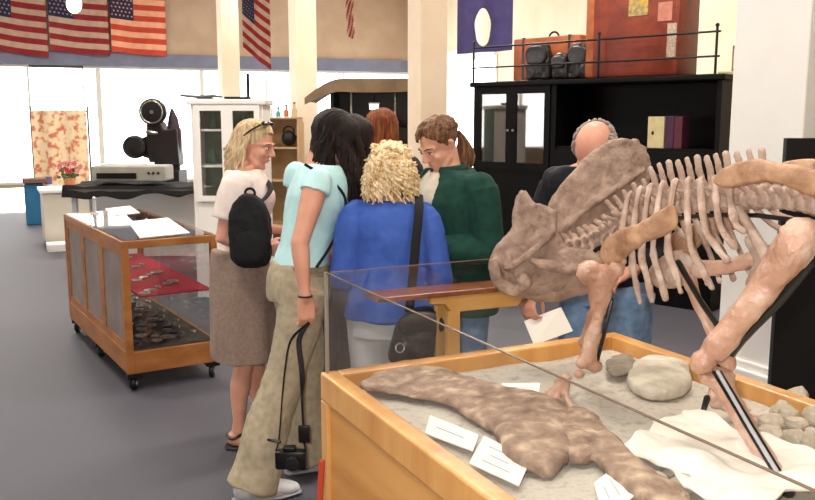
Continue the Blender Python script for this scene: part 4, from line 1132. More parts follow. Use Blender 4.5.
# ================= the oak counter case on castors =================
U2 = V((-.53, .848, 0)).normalized(); W2 = V((.848, .53, 0))
N0 = PZ(129, 393, 0)
ZT = .905; LN = 1.75; DP = .57
def QW(r, q, z): return N0+W2*r+U2*q+V((0, 0, z))
def qbox(m, r0, r1, q0, q1, z0, z1):
    m.hexa([QW(r0, q0, z0), QW(r1, q0, z0), QW(r1, q1, z0), QW(r0, q1, z0)], [QW(r0, q0, z1), QW(r1, q0, z1), QW(r1, q1, z1), QW(r0, q1, z1)]); return m
M_oak2 = mat('brown_oak', '#b47842', '#925a2c', 5, .42, .1, 40, stretch=(1, 1, 3), lo=.3, hi=.7)
vit = thing('counter_case', 'oak framed glass counter case on black castors by the carpet aisle', 'display case', QW(DP/2, LN/2, 0))
for r in (0, DP-.04):
    for q in (0, LN-.04): qbox(MB(), r, r+.04, q, q+.04, .11, ZT).build('corner_post', M_oak2, vit, smooth=False, bevel=.004)
for z0, z1 in ((.11, .24), (ZT-.045, ZT)):
    for a_ in ((.04, DP-.04, 0, .035), (.04, DP-.04, LN-.035, LN), (0, .035, .04, LN-.04), (DP-.035, DP, .04, LN-.04)):
        qbox(MB(), *a_, z0, z1).build('rail', M_oak2, vit, smooth=False, bevel=.003)
qbox(MB(), .01, DP-.01, .01, LN-.01, .22, .235).build('case_floor', M_oak2, vit, smooth=False)
M_gl2 = glass('counter_glass', '#fafbfb', 1.6)
qbox(MB(), .01, DP-.01, .01, LN-.01, ZT, ZT+.006).build('glass_top', M_gl2, vit, smooth=False)
qbox(MB(), .04, DP-.04, .015, .02, .24, ZT-.045).build('glass_pane', M_gl2, vit, smooth=False)
qbox(MB(), DP-.02, DP-.015, .04, LN-.04, .24, ZT-.045).build('glass_pane', M_gl2, vit, smooth=False)
for k in range(3):
    q0 = .04+k*(LN-.08)/3; q1 = q0+(LN-.08)/3
    dr = qbox(MB(), .006, .022, q0+.004, q0+.05, .24, ZT-.045); qbox(dr, .006, .022, q1-.05, q1-.004, .24, ZT-.045); qbox(dr, .006, .022, q0+.05, q1-.05, .24, .29); qbox(dr, .006, .022, q0+.05, q1-.05, ZT-.095, ZT-.045)
    d_ = dr.build('sliding_door', M_oak2, vit, smooth=False)
    qbox(MB(), .012, .016, q0+.05, q1-.05, .29, ZT-.095).build('door_infill', mat('glass_reflection_tone', '#8f7f76', '#7d6e66', 5, .25, spec=.6), d_, smooth=False)  # opaque grey-brown paints in the reflections on the door glass
M_red = mat('red_felt', '#a8263a', '#95202f', 40, .95)
sh = qbox(MB(), .10, DP-.03, .03, LN-.04, .56, .568).build('shelf', M_red, vit, smooth=False)
qbox(MB(), .03, DP-.03, .03, LN-.04, .2351, .245).build('shelf_lining', mat('grey_felt', '#5a5148', '#463f38', 30, .9), vit, smooth=False)
for (r, q) in ((.03, .03), (DP-.06, .03), (.03, LN/2), (DP-.06, LN-.07), (.03, LN-.07)):
    c = QW(r+.015, q+.015, 0); m = MB(); m.box(c+V((0, 0, .095)), (.085, .085, .03), rz=TH); ca = m.build('castor', M_black, vit, smooth=False, bevel=.004)
    m = MB(); m.cyl(c+V((-.014, 0, .042)), c+V((.014, 0, .042)), .042, .042, 18); m.build('castor_wheel', M_black, ca, bevel=.006)
    m = MB(); m.cyl(c+V((-.020, 0, .042)), c+V((.020, 0, .042)), .014, .014, 12); m.build('axle', M_steel, ca)
# silver buckles and dark belts laid out inside
M_silver = mat('old_silver', '#c9c5bb', '#8e8a82', 60, .28, metal=.9)
rb = random.Random(9)
def buckle(z, r, q, i, lab, grp):
    m = MB(); c = QW(r, q, z+.006); s = rb.uniform(.024, .038)
    k = i % 3
    if k == 0: m.torus(c, s, .006, n=18); m.tube([c-W2*s, c+W2*s], .004)
    elif k == 1: m.ell(c, (s*1.2, s*.9, .008), n=16); m.torus(c, s, .005, n=18)
    else: m.tube([c-U2*s*1.4, c-U2*s*.4+W2*.01, c+U2*s*.6-W2*.008, c+U2*s*1.5], [.005, .01, .009, .004]); m.ell(c, (.013, .013, .008))
    tag(m.build('silver_ornament', M_silver), lab, 'ornament', grp)
for i in range(22): buckle(.568, .14+.065*(i % 5)+rb.uniform(-.01, .01), .08+.075*i, i, 'small silver ornament lying on the red felt shelf of the counter case', 'silver ornaments on the red shelf')
for i in range(24):
    m = MB(); x0 = .09+.14*(i % 3)+rb.uniform(-.02, .02); q = .04+.058*i; pts_ = [QW(x0, q, .262), QW(x0+.03, q+.06, .268), QW(x0-.01, q+.13, .262), QW(x0+.05, q+.22, .262)]
    m.tube(pts_, [(.020, .007), (.024, .008), (.024, .007), (.018, .006)], n=10, res=4)
    o = m.build('leather_strap', M_leather); tag(o, 'dark leather strap laid across the bottom of the counter case', 'strap', 'leather straps in the counter case')
    m = MB(); m.ell(QW(.14, q+.03, .279), (.02, .02, .006), n=12); m.ell(QW(.27, q+.012, .274), (.016, .016, .006), n=12); m.build('silver_stud', M_silver, o, world=False) if False else None
    buckle(.270, (.20, .33, .46)[i % 3]-.05*(i % 2), q+.04, i, 'small silver ornament among the leather straps at the bottom of the counter case', 'silver ornaments on the bottom shelf')
def flat_sheet(name, quad, z, mt, label, cat, th=.003):
    m = MB(); m.prism([PZ(u, v, z) for u, v in quad], (0, 0, th)); return tag(m.build(name, mt, smooth=False), label, cat)
flat_sheet('paper_sheet', ((128, 222), (168, 218), (190, 233), (140, 238)), ZT+.007, M_paper, 'white paper sheet at the near end of the counter case top', 'paper')
flat_sheet('paper_sheet', ((105, 209), (130, 206), (140, 213), (112, 216)), ZT+.007, M_paper, 'white paper sheet at the far end of the counter case top', 'paper')
c = PZ(95, 214, ZT+.006); m = MB(); m.cyl(c, c+V((0, 0, .008)), .032, .030, 18); m.cyl(c+V((0, 0, .006)), c+V((0, 0, .11)), .012, .010, 12); m.ell(c+V((0, 0, .115)), .015)
tag(m.build('desk_bell_stand', M_steel), 'small chrome stand on the far end of the counter case', 'stand')

# wooden display table between the case and the group
M_tabl = mat('light_oak_trestle', '#dcae6a', '#cc9850', 6, .4, .08, 40, lo=.3, hi=.7)
M_ttop = mat('red_brown_top', '#8f5338', '#7a442c', 6, .3)
e0 = PZ(378, 303.5, .93); e1 = PZ(532, 289, .93)
ed = (e1-e0); el = ed.length; ed.normalize(); en = V((-ed.y, ed.x, 0))
ttb = thing('trestle_table', 'narrow light wood trestle table with a red-brown top behind the fossil case', 'table', floorpt(e0.lerp(e1, .5)+en*.07))
def tb(m, a0_, a1_, n0, n1, z0, z1):
    f = lambda a, n, z: e0+ed*a+en*n+V((0, 0, z-.93))
    m.hexa([f(a0_, n0, z0), f(a1_, n0, z0), f(a1_, n1, z0), f(a0_, n1, z0)], [f(a0_, n0, z1), f(a1_, n0, z1), f(a1_, n1, z1), f(a0_, n1, z1)]); return m
tb(MB(), 0, el, 0, .14, .93, .95).build('tabletop', M_ttop, ttb, smooth=False, bevel=.004)
for n0 in (.005, .105):
    m = MB(); f = lambda a, z: e0+ed*a+en*n0+V((0, 0, z-.93)); a_ = .22; 
    m.prism([f(a_-.0, .93), f(a_, .905), f(a_+.06, .90), f(a_+.09, .865), f(el-.06, .865), f(el-.03, .90), f(el, .905), f(el, .93)], en*.03)
    r_ = m.build('top_rail', M_tabl, ttb, smooth=False, bevel=.003)
    ap = P(459, 330, e0.y+.1); al = (ap-e0).dot(ed)
    tb(MB(), al-.026, al+.026, n0, n0+.03, .05, .87).build('post', M_tabl, ttb, smooth=False, bevel=.003)
    tb(MB(), al-.16, al+.16, n0-.004, n0+.034, 0, .05).build('foot', M_tabl, ttb, smooth=False, bevel=.003)
# red pole leaning on the case corner
m = MB(); q0 = P(322, 462, 2.33); m.tube([q0, V((q0.x-.04, q0.y-.0, .012))], .009)
tag(m.build('red_pole', mat('red_lacquer', '#b8402a', None, rough=.4)), 'thin red wooden pole leaning against the left corner of the fossil case', 'pole')

# ================= the black cabinet with the iron gallery =================
M_lac = mat('black_lacquer', '#060505', '#0a0808', 6, .5, spec=.15)
CL = PZ(474, 82.5, 1.97); CR = PZ(723, 73.5, 1.97); CL.z = CR.z = 0
cd = (CR-CL); cl = cd.length; cd.normalize(); cn = V((-cd.y, cd.x, 0)); 
if cn.y < 0: cn = -cn
def K(a, n, z): return CL+cd*a+cn*n+V((0, 0, z))
def kbox(m, a0_, a1_, n0, n1, z0, z1):
    m.hexa([K(a0_, n0, z0), K(a1_, n0, z0), K(a1_, n1, z0), K(a0_, n1, z0)], [K(a0_, n0, z1), K(a1_, n0, z1), K(a1_, n1, z1), K(a0_, n1, z1)]); return m
cab = thing('black_cabinet', 'tall black lacquered cabinet with glazed doors and an iron gallery rail on top', 'cabinet', K(cl/2, .25, 0))
kbox(MB(), -.03, cl+.03, -.04, .55, 1.92, 1.97).build('cornice', M_lac, cab, smooth=False, bevel=.012)
m = kbox(MB(), 0, .04, 0, .5, .1, 1.92); m.build('side_panel', M_lac, cab, smooth=False)
kbox(MB(), cl-.04, cl, 0, .5, .1, 1.92).build('side_panel', M_lac, cab, smooth=False)
kbox(MB(), .04, cl-.04, .48, .5, .1, 1.92).build('back_panel', M_lac, cab, smooth=False)
kbox(MB(), .0, cl, 0, .5, 0, .1).build('plinth', M_lac, cab, smooth=False)
def au(u):     # distance along the cabinet front at image column u
    r = ray(u, 120); k = r.x/r.y
    return (k*CL.y-CL.x)/(cd.x-k*cd.y)
aM = au(553)
kbox(MB(), aM-.03, aM+.03, 0, .48, .1, 1.92).build('divider', M_lac, cab, smooth=False)
def zv(u, v):  # height on the cabinet front
    p = K(au(u), 0, 0); return P(u, v, p.y).z
zs_ = zv(660, 148.5)
kbox(MB(), aM+.03, cl-.04, .02, .48, zs_-.03, zs_).build('shelf', M_lac, cab, smooth=False)
kbox(MB(), .04, aM-.03, .02, .48, 1.15, 1.18).build('shelf', M_lac, cab, smooth=False)
kbox(MB(), aM+.03, cl-.04, 0, .02, .1, zs_-.03).build('lower_panel', M_lac, cab, smooth=False)
kbox(MB(), .04, aM-.03, 0, .02, .1, zv(520, 170)).build('lower_panel', M_lac, cab, smooth=False)
M_mir = glass("cabinet_door_glass", "#c9b9ae", 5, .03)
ad = [.04, (aM+.0)/2, aM-.03]
for k in range(2):
    a_, b_ = ad[k], ad[k+1]; z0 = zv(520, 170); m = MB()
    for q in ((a_, a_+.06, z0, 1.92), (b_-.06, b_, z0, 1.92), (a_+.06, b_-.06, z0, z0+.07), (a_+.06, b_-.06, 1.85, 1.92)): kbox(m, q[0], q[1], -.015, .01, q[2], q[3])
    d_ = m.build('door', M_lac, cab, smooth=False)
    kbox(MB(), a_+.06, b_-.06, -.004, .0, z0+.07, 1.85).build('door_glass', M_mir, d_, smooth=False)
    m = MB(); m.ell(K((a_ if k else b_)+(.03 if k else -.03), -.025, 1.5), .013); m.build('knob', M_silver, d_)
# gallery rail
M_iron = mat('black_iron', '#141112', None, rough=.5)
zr1 = zv(597, 39.5); zr0 = zv(597, 62)
posts = [.0, aM, au(600), cl-.06]
m = MB()
for a_ in (.0, au(597), au(713)):
    b = MB(); b.tube([K(a_, -.01, 1.965), K(a_, -.01, zr1+.04)], .011, n=10); b.ell(K(a_, -.01, zr1+.05), .017); b.build('rail_post', M_iron, cab)
for z in (zr0, zr1):
    b = MB(); b.tube([K(-.02, -.01, z), K(au(716), -.01, z)], .009, n=8); b.build('rail_bar', M_iron, cab)
# books on the cabinet shelf
def book(u0, u1, v0, mt, label):
    a_, b_ = au(u0), au(u1); m = kbox(MB(), a_, b_, .03, .18, zs_+.001, zv((u0+u1)/2, v0)); return tag(m.build('book', mt, smooth=False, bevel=.004), label, 'book')
bk = book(646.5, 663, 116.5, mat('cream_cloth_book', '#cdbf92', '#bfb083', 12, .7), 'upright cream book with a dark round mark on the black cabinet shelf')
m = MB(); p = K(au(652), .028, zv(652, 133)); m.ell(p, (.014, .004, .018)); m.build('round_mark', M_black, bk, world=True)
book(664, 672.5, 116, mat('plum_cloth_book', '#4a2440', '#3f1f37', 12, .7), 'dark plum book standing right beside the cream one')
book(673, 681, 116.5, mat('maroon_cloth_book', '#5c2433', '#4e1e2b', 12, .7), 'dark maroon book at the right end of the three on the cabinet shelf')
book(508, 524, 128, mat('rust_book', '#7e4a38', '#6d3f30', 12, .7), 'rust brown box file behind the cabinet glass door') if False else None
# large trunk
M_trunk = mat('red_brown_leather', '#8c3a22', '#6d2818', 7, .42, .2, 40, lo=.3, hi=.7)
M_tlight = mat('tan_leather', '#b4643a', '#9a4f2c', 9, .45, .15, 40)
ta, tb_ = au(580), au(672); Z0 = 1.972
trk = thing('travel_trunk', 'large red-brown leather trunk with travel stickers on top of the black cabinet', 'trunk', K((ta+tb_)/2, .28, Z0))
kbox(MB(), ta, tb_, .05, .46, Z0, Z0+.72).build('trunk_body', M_trunk, trk, smooth=True, bevel=.03)
kbox(MB(), ta-.004, ta+.10, .045, .465, Z0-.0, Z0+.724).build('end_band', M_tlight, trk, bevel=.03)  # paler band paints in the lighter, lit left side face of the trunk
kbox(MB(), tb_-.05, tb_+.004, .045, .465, Z0-.0, Z0+.724).build('end_band', M_trunk, trk, bevel=.03)
def stick(u0, u1, v0, v1, mt, nm='sticker'):
    u0 -= 20; u1 -= 20
    kbox(MB(), au(u0), au(u1), .044, .051, zv(u0, v1)+.0, zv(u0, v0)).build(nm, mt, trk, smooth=False)
stick(642, 661, -3, 16, mat('yellow_label', '#d9a93c', '#6f7d70', 30, .6)); stick(671, 685, 2, 21, mat('pink_label', '#c98673', '#b87462', 20, .6)); stick(681, 690, 23, 57, mat('pale_label', '#c9b7a4', '#9e8a7a', 60, .6))
# suitcase
sa, sb_ = au(499), au(566); sc_ = thing('suitcase', 'orange-brown leather suitcase with a dark ring handle on the cabinet top', 'suitcase', K((sa+sb_)/2, .33, Z0))
zt_ = zv(530, 35); kbox(MB(), sa, sb_, .22, .44, Z0, zt_).build('case_body', M_tlight, sc_, bevel=.02)
m = MB(); m.torus(K((sa+sb_)/2+.02, .33, zt_-.005), .055, .010, axis=cn, arc=.5, n=20); m.build('handle', M_black, sc_)
for a_ in (sa+.12, sb_-.12): kbox(MB(), a_-.012, a_+.012, .214, .444, Z0-.001+.002, zt_+.004).build('strap', M_leather, sc_, smooth=False)
def softbag(u0, u1, v0, n, lab, hd=False):
    a_, b_ = au(u0), au(u1); zt = zv((u0+u1)/2, v0)
    o = thing('camera_bag', lab, 'bag', K((a_+b_)/2, n, Z0))
    m = MB(); m.inflate([K(a_+(b_-a_)*x, n, Z0+.012+(zt-Z0)*z) for x, z in ((0, .0), (.5, -.0), (1, 0), (1.02, .5), (.9, .92), (.5, 1), (.1, .9), (-.02, .5))], cn, .06, flat=.6); m.build('bag_body', M_leather, o, vox=.01, sm=2, disp=rough_disp(14, .01))
    m = MB(); m.inflate([K(a_+(b_-a_)*x, n-.06, Z0+.012+(zt-Z0)*z) for x, z in ((.1, .45), (.5, .38), (.9, .45), (.95, .8), (.5, .9), (.05, .8))], cn, .02, flat=.6); m.build('flap', M_leather, o, vox=.01, sm=1)
    if hd: m = MB(); m.tube([K(a_+.03, n, zt-.03), K((a_+b_)/2, n, zt+.05), K(b_-.03, n, zt-.03)], .008, res=5); m.build('handle', M_leather, o)
softbag(522, 544, 43, .09, 'dark soft bag in front of the orange-brown suitcase'); softbag(547, 562, 54, .10, 'dark soft bag between the other bag and the large trunk')
softbag(562, 582, 43, .12, 'dark soft bag pressed against the left end of the large trunk')

# black board right of the white column
bp0 = P(781, 200, 4.25); z1 = P(781, 138, 4.25).z
brd = thing('display_board', 'tall black display board standing right of the white column', 'board', (bp0.x+.55, 4.25, 0))
m = MB(); m.box((bp0.x+.55, 4.25, (z1+.06)/2+.0), (1.1, .04, z1-.06)); m.build('panel', mat('black_board', '#0f0e10', '#151416', 8, .6), brd, smooth=False, bevel=.004)
for dx in (.1, 1.0):
    m = MB(); m.box((bp0.x+dx, 4.25, .03), (.05, .3, .06)); m.build('foot', M_black, brd, smooth=False)
# pale green cupboard and framed picture by the right wall
g0 = P(716, 120, 9.6); 
gc = thing('green_cupboard', 'pale green cupboard against the cream wall right of the black cabinet', 'cupboard', (g0.x+.4, 9.6, 0))
zt = P(725, 71, 9.3).z
m = MB(); m.box((g0.x+.3, 9.6, zt/2), (.8, .5, zt)); m.build('cupboard_body', mat('pale_green_paint', '#d3cf9f', '#c7c392', 4, .6), gc, smooth=False, bevel=.01)
m = MB(); m.box((g0.x+.3, 9.33, zt/2-.05), (.7, .03, zt-.3)); d_ = m.build('door', MATS['pale_green_paint'], gc, smooth=False, bevel=.006)
m = MB(); m.ell((g0.x+.02, 9.30, 1.1), .02); m.build('knob', M_silver, d_)
pw = on_line(739, corner, dR)+nR*.03; zc = P(737, 58, pw.y).z
pf = thing('picture_frame', 'small brown framed picture on the cream wall beside the white column', 'picture', pw+V((0, 0, zc-.15)))
m = MB(); m.hexa([pw+dR*a_+nR*n_+V((0, 0, zc-.16)) for a_, n_ in ((-.14, 0), (.14, 0), (.14, .02), (-.14, .02))], [pw+dR*a_+nR*n_+V((0, 0, zc+.16)) for a_, n_ in ((-.14, 0), (.14, 0), (.14, .02), (-.14, .02))]); m.build('frame', mat('brown_frame', '#6d4a30', None), pf, smooth=False)
m = MB(); m.hexa([pw+dR*a_+nR*n_+V((0, 0, zc-.12)) for a_, n_ in ((-.10, .021), (.10, .021), (.10, .024), (-.10, .024))], [pw+dR*a_+nR*n_+V((0, 0, zc+.12)) for a_, n_ in ((-.10, .021), (.10, .021), (.10, .024), (-.10, .024))]); m.build('print', M_paper, pf, smooth=False)

# ================= flags =================
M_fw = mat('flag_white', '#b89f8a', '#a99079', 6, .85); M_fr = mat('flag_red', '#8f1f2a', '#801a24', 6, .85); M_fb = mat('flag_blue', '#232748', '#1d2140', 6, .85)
def usflag(label, pl, wd, W, H, nrm, folds=3, slant=0.0, thick=.006, nw=.04, mats=None):
    """pl = top left corner, wd = unit direction of its width"""
    m = MB()
    def fn(a, b):
        off = math.sin(a*math.pi*folds+b*1.5)*nw*(.4+.6*b)
        return pl+wd*(a*W)+V((0, 0, -b*H-slant*a*H*.2-abs(math.sin(a*3.1))*.02))+nrm*(off+.05)
    def mf(a, b):
        if a < .42 and b < 7/13: return 2
        return 1 if int(b*13) % 2 == 0 else 0
    m.solid_grid(50, 52, fn, -nrm*thick, mf)
    # stars
    m.mi = 0
    for j in range(9):
        for i in range(6 if j % 2 == 0 else 5):
            ca = (.035+.07*i+(.035 if j % 2 else 0)); cb = (.032+.054*j+.02)
            if ca > .41: continue
            r_ = .022*W; pts_ = []
            for k in range(10):
                rr = r_ if k % 2 == 0 else r_*.4; an = math.pi/2+k*math.pi/5
                a_ = ca+math.cos(an)*rr/W; b_ = cb-math.sin(an)*rr/H
                pts_.append(fn(a_, b_)+nrm*.004)
            o0 = len(m.v); m.v += pts_; m.f.append(tuple(range(o0, o0+10))); m.m.append(0)
    return tag(m.build('flag', mats or [M_fw, M_fr, M_fb], recalc=False, ang=180), label, 'flag', None)
def wallflag(u0, u1, v1, label, **k):
    p = on_line(u0, a0, dB); q = on_line(u1, a0, dB); n_ = nB*.16
    zb = max(P(u0, v1, p.y).z, 3.24); W = (q-p).length; H = 1.72
    usflag(label, p+n_+V((0, 0, zb+H)), dB, W, H, nB, **k)
wallflag(-6, 53, 49, 'striped flag with stars at the far left of the three above the windows', folds=2.3, slant=.5)
wallflag(55, 113, 51, 'striped flag with stars in the middle of the three, behind the round lamp', folds=2.6, slant=.3)
wallflag(115, 169, 53, 'striped flag with stars, coloured as if lit from behind, at the right end of the three above the windows', folds=3, slant=.2, mats=[mat('flag_white_backlit', '#e0a888', '#d89a78', 6, .85), mat('flag_red_backlit', '#c2442f', '#b53a28', 6, .85), M_fb])  # brighter cloth colours paint in the daylight shining through
p = P(244, 50, 16.2); nfl = usflag('narrow striped flag with stars hanging between the first two columns', V((p.x, p.y, p.z+1.35)), V((1, .1, 0)).normalized(), .50, 1.30, V((0, -1, 0)), folds=3.5, slant=1.6, nw=.05)
def cord(o, q):
    m = MB(); m.tube([q, V((q.x, q.y, 5.6))], .008, n=6); m.build('hanging_cord', M_dark, o)
cord(nfl, V((p.x+.03, p.y, p.z+1.33))); cord(nfl, V((p.x+.47, p.y+.02, p.z+1.15)))
p = P(346.5, 36, 15); m = MB()
def ff(a, b): return V((p.x+a*.13+math.sin(b*9)*.01, p.y-.03*math.sin(a*9), p.z+1.0*(1-b)-a*.06))
m.solid_grid(12, 40, ff, (0, .01, 0), lambda a, b: 1 if (a*5+b*9) % 2 < 1 else 0)
ffl = tag(m.build('furled_flag', [M_fw, M_fr], recalc=False), 'furled red and white striped flag between the second and third columns', 'flag')
cord(ffl, V((p.x+.05, p.y, p.z+.97)))
# purple flag with a white seal
M_pur = mat('purple_cloth', '#3d3563', '#342d58', 5, .85)
p = P(457, 54, 13.5); m = MB(); Wp = 54/850*13.5
def pfn(a, b): return V((p.x+a*Wp+b*0, p.y+math.sin(a*11)*.05+a*.05, p.z+1.35*(1-b)+.06*a-.0))
m.solid_grid(40, 40, pfn, (0, .01, 0))
pfl = m.build('state_flag', M_pur, recalc=False); tag(pfl, 'deep purple flag with a pale oval seal hanging right of the third column', 'flag')
cord(pfl, V((p.x+.05, p.y+.02, p.z+1.35))); cord(pfl, V((p.x+Wp-.05, p.y+.02, p.z+1.35)))
m = MB(); pts_ = []
cx_, cz_ = P(484, 26, 13.3).x, P(484, 26, 13.3).z
def onf(x, z):
    a = (x-p.x)/Wp; return V((x, p.y+math.sin(a*11)*.05+a*.05-.006, z))
n_ = 30; rs = []
for k in (.02, .35, .7, 1.0):
    rs.append([onf(cx_+math.cos(t)*.125*k*(1+.05*math.sin(5*t)), cz_+math.sin(t)*.285*k) for t in [2*math.pi*i/n_ for i in range(n_)]])
m.loft(rs, cap=False); m.build('seal', mat('pale_seal', '#e6e2cf', '#cfd2b6', 26, .8, c3='#dcd9c4'), pfl, recalc=False, world=True)
# hanging globe lamp
g = P(74, 4, 13); lam = thing('globe_lamp', 'round white globe lamp hanging in front of the middle flag', 'lamp', (g.x, g.y, g.z-.12))
m = MB(); m.ell(g, (.11, .11, .14), n=24); m.build('globe', emis('lamp_globe', '#fff6e8', 2.5), lam)
m = MB(); m.tube([g+V((0, 0, .14)), V((g.x, g.y, 5.6))], .012); m.build('stem', M_black, lam)

# ================= things by the windows =================
# patchwork quilt on a rack
qx = P(31, 120, 14); qz1 = P(31, 110, 14).z; qz0 = P(31, 187, 14).z; qW = 54/850*14
qr = thing('quilt_rack', 'thin dark upright rack holding the floral quilt by the windows', 'rack', (qx.x+qW/2, 14.05, 0))
for dx in (-.02, qW+.02):
    m = MB(); m.tube([(qx.x+dx, 14.05, 0), (qx.x+dx, 14.05, qz1+.05)], .018); m.build('upright', M_dark, qr)
    m = MB(); m.tube([(qx.x+dx, 13.8, .02), (qx.x+dx, 14.3, .02)], .02); m.build('foot', M_dark, qr)
m = MB(); m.tube([(qx.x-.02, 14.05, qz1-.02), (qx.x+qW+.02, 14.05, qz1-.02)], .015); m.build('crossbar', M_dark, qr)
MQ = mat('floral_quilt', '#f0d9b8', '#d07a62', 9, .85, lo=.40, hi=.62, c3='#edd2a6', detail=2)
m = MB(); m.solid_grid(30, 30, lambda a, b: V((qx.x+a*qW, 14.0+math.sin(a*14)*.02, qz1-b*(qz1-qz0))), (0, .02, 0))
qm = bpy.data.materials.get('floral_quilt')
tag(m.build('quilt', MQ), 'cream and pink floral patchwork quilt hung up by the windows', 'quilt')
# blue bin with white lid, striped post
b0 = PZ(36, 224, 0); hz_ = P(36, 183, b0.y).z
bn = thing('blue_bin', 'blue square bin standing at the far edge of the carpet', 'bin', b0)
m = MB(); m.box(b0+V((0, 0, hz_/2)), (.27, .3, hz_), rz=TH); m.build('bin_body', mat('blue_plastic', '#23648f', '#1d5a83', 6, .5), bn, smooth=False, bevel=.02)
m = MB(); m.box(b0+V((.02, 0, hz_+.04)), (.34, .36, .07), rz=TH); m.build('lid', mat('brown_lid', '#6c5148', None), bn, smooth=False, bevel=.01)
b1_ = PZ(51, 222, 0); m = MB(); m.mi = 0
for k in range(6):
    m.mi = k % 2; m.cyl(b1_+V((0, 0, k*.12)), b1_+V((0, 0, k*.12+.12)), .055, .055, 16)
tag(m.build('striped_post', [mat('post_white', '#e9e4ea', None), mat('post_purple', '#6f5f8a', None)]), 'short white and purple striped post beside the blue bin', 'post')
# white counter
k0 = PZ(46, 249, 0); zc_ = P(46, 190, k0.y).z
wc = thing('white_counter', 'long white counter with a brown foot board left behind the oak counter case', 'counter', k0+B*1.0+A*.25)
def kb(m, b0_, b1_, a0_, a1_, z0, z1):
    f = lambda b, a, z: k0+B*b+A*a+V((0, 0, z)); m.hexa([f(b0_, a0_, z0), f(b1_, a0_, z0), f(b1_, a1_, z0), f(b0_, a1_, z0)], [f(b0_, a0_, z1), f(b1_, a0_, z1), f(b1_, a1_, z1), f(b0_, a1_, z1)]); return m
kb(MB(), 0, 1.9, 0, .6, .08, zc_-.04).build('counter_body', mat('off_white_panel', '#d9d2c6', '#cfc8bb', 3, .6), wc, smooth=False, bevel=.006)
kb(MB(), -.03, 1.95, -.04, .64, zc_-.04, zc_).build('countertop', M_white, wc, smooth=False, bevel=.006)
kb(MB(), .02, 1.88, -.012, .58, 0, .08).build('foot_board', mat('brown_foot_board', '#7c5c50', None), wc, smooth=False)
kb(MB(), .0, 1.2, -.35, -.1, 0, .10).build('step', M_white, wc, smooth=False, bevel=.01)
# work table with black cloth
t0_ = P(74, 190, 9.2); t0_.z = 0; 
zt2 = P(120, 186, 9.3).z
wt_ = thing('work_table', 'long table under a rumpled black cloth in front of the film projector', 'table', (t0_.x+.75, 9.2, 0))
m = MB(); m.box((t0_.x+.75, 9.25, zt2-.03), (1.45, .6, .04)); m.build('tabletop', M_dark, wt_, smooth=False)
for dx in (.08, 1.42):
    for dy in (-.25, .25):
        m = MB(); m.box((t0_.x+dx, 9.25+dy, (zt2-.05)/2), (.05, .05, zt2-.05)); m.build('leg', M_steel, wt_, smooth=False)
m = MB(); m.box((t0_.x+.75, 9.45, zt2*.5), (1.3, .03, zt2*.8)); m.build('modesty_panel', M_white, wt_, smooth=False)
m = MB()
def tcf(a, b):
    x = t0_.x-.03+a*1.55; y = 8.88+b*.75; z = zt2+.012+abs(noise.noise(V((a*5, b*4, 3))))*.05
    if b < .12: z -= (.12-b)/.12*(.10+.10*noise.noise(V((a*4, 0, 5)))); y = 8.93+b*.3
    return V((x, y, z))
m.solid_grid(60, 30, tcf, (0, 0, -.006)); tag(m.build('black_cloth', M_blackm), 'rumpled black cloth spread over the work table', 'cloth')
# ticket machine on the table
mc = P(134, 186, 9.2); mc.z = zt2+.065; mw = .78
tm = thing('office_machine', 'flat grey office machine with dark slots on the black cloth', 'machine', (mc.x, 9.2, zt2+.06))
hm_ = P(134, 165, 9.2).z-mc.z
m = MB(); m.box((mc.x, 9.2, mc.z+hm_/2), (mw, .35, hm_)); m.build('housing', mat('grey_enamel', '#a9a79c', '#99978c', 6, .5), tm, smooth=False, bevel=.02)
m = MB(); m.box((mc.x-.12, 9.02, mc.z+hm_*.38), (.42, .03, hm_*.35)); m.build('paper_slot', M_black, tm, smooth=False)
m = MB(); m.box((mc.x-.05, 9.2, mc.z+hm_+.01), (.5, .25, .03)); m.build('top_cover', M_white, tm, smooth=False, bevel=.01)
for k in range(3):
    m = MB(); m.ell((mc.x+.22+.05*k, 9.02, mc.z+hm_*.55), .014); m.build('knob', M_black, tm)
# film projector on a stand behind
Yp = 10.2
def pj(u, v, y=Yp): return P(u, v, y)
pr = thing('film_projector', 'old black film projector with two round reel housings before the windows', 'projector', (pj(160, 120).x, Yp, 0))
M_pj = mat('projector_black', '#1a1517', '#231c20', 10, .4)
def reel(u, v, r_, y=Yp-.12):
    c = P(u, v, y); m = MB(); m.cyl(c+V((0, -.05, 0)), c+V((0, .05, 0)), r_, r_, 36); o = m.build('reel_housing', M_pj, pr, bevel=.012)
    m = MB(); m.cyl(c+V((0, -.06, 0)), c+V((0, -.05, 0)), r_*.14, r_*.14, 14); m.torus(c+V((0, -.052, 0)), r_*.82, .008, axis=V((0, 1, 0))); m.build('hub', M_silver if v < 130 else M_pj, o)
reel(153, 112, .155); reel(135, 147, .135)
m = MB(); m.prism([pj(u, v, Yp-.1) for u, v in ((138, 140), (150, 134), (152, 160), (140, 156))], (0, .12, 0)); m.build('film_gate', M_pj, pr, smooth=False, bevel=.01)
m = MB(); m.prism([pj(u, v, Yp-.12) for u, v in ((146, 120), (160, 122), (163, 130), (176, 128), (179, 166), (150, 168), (146, 150))], (0, .25, 0)); m.build('projector_body', M_pj, pr, smooth=False, bevel=.02)
m = MB(); m.tube([pj(173, 168), pj(174, 135), pj(173, 118), pj(172, 110)], [.085, .09, .055, .02], n=18); m.build('lamp_house', mat('lamp_house_purple', '#3a2a38', '#2c2029', 8, .45), pr)
m = MB(); m.tube([pj(148, 132, Yp-.2), pj(156, 133, Yp-.2)], [.03, .02]); m.build('lens', M_silver, pr)
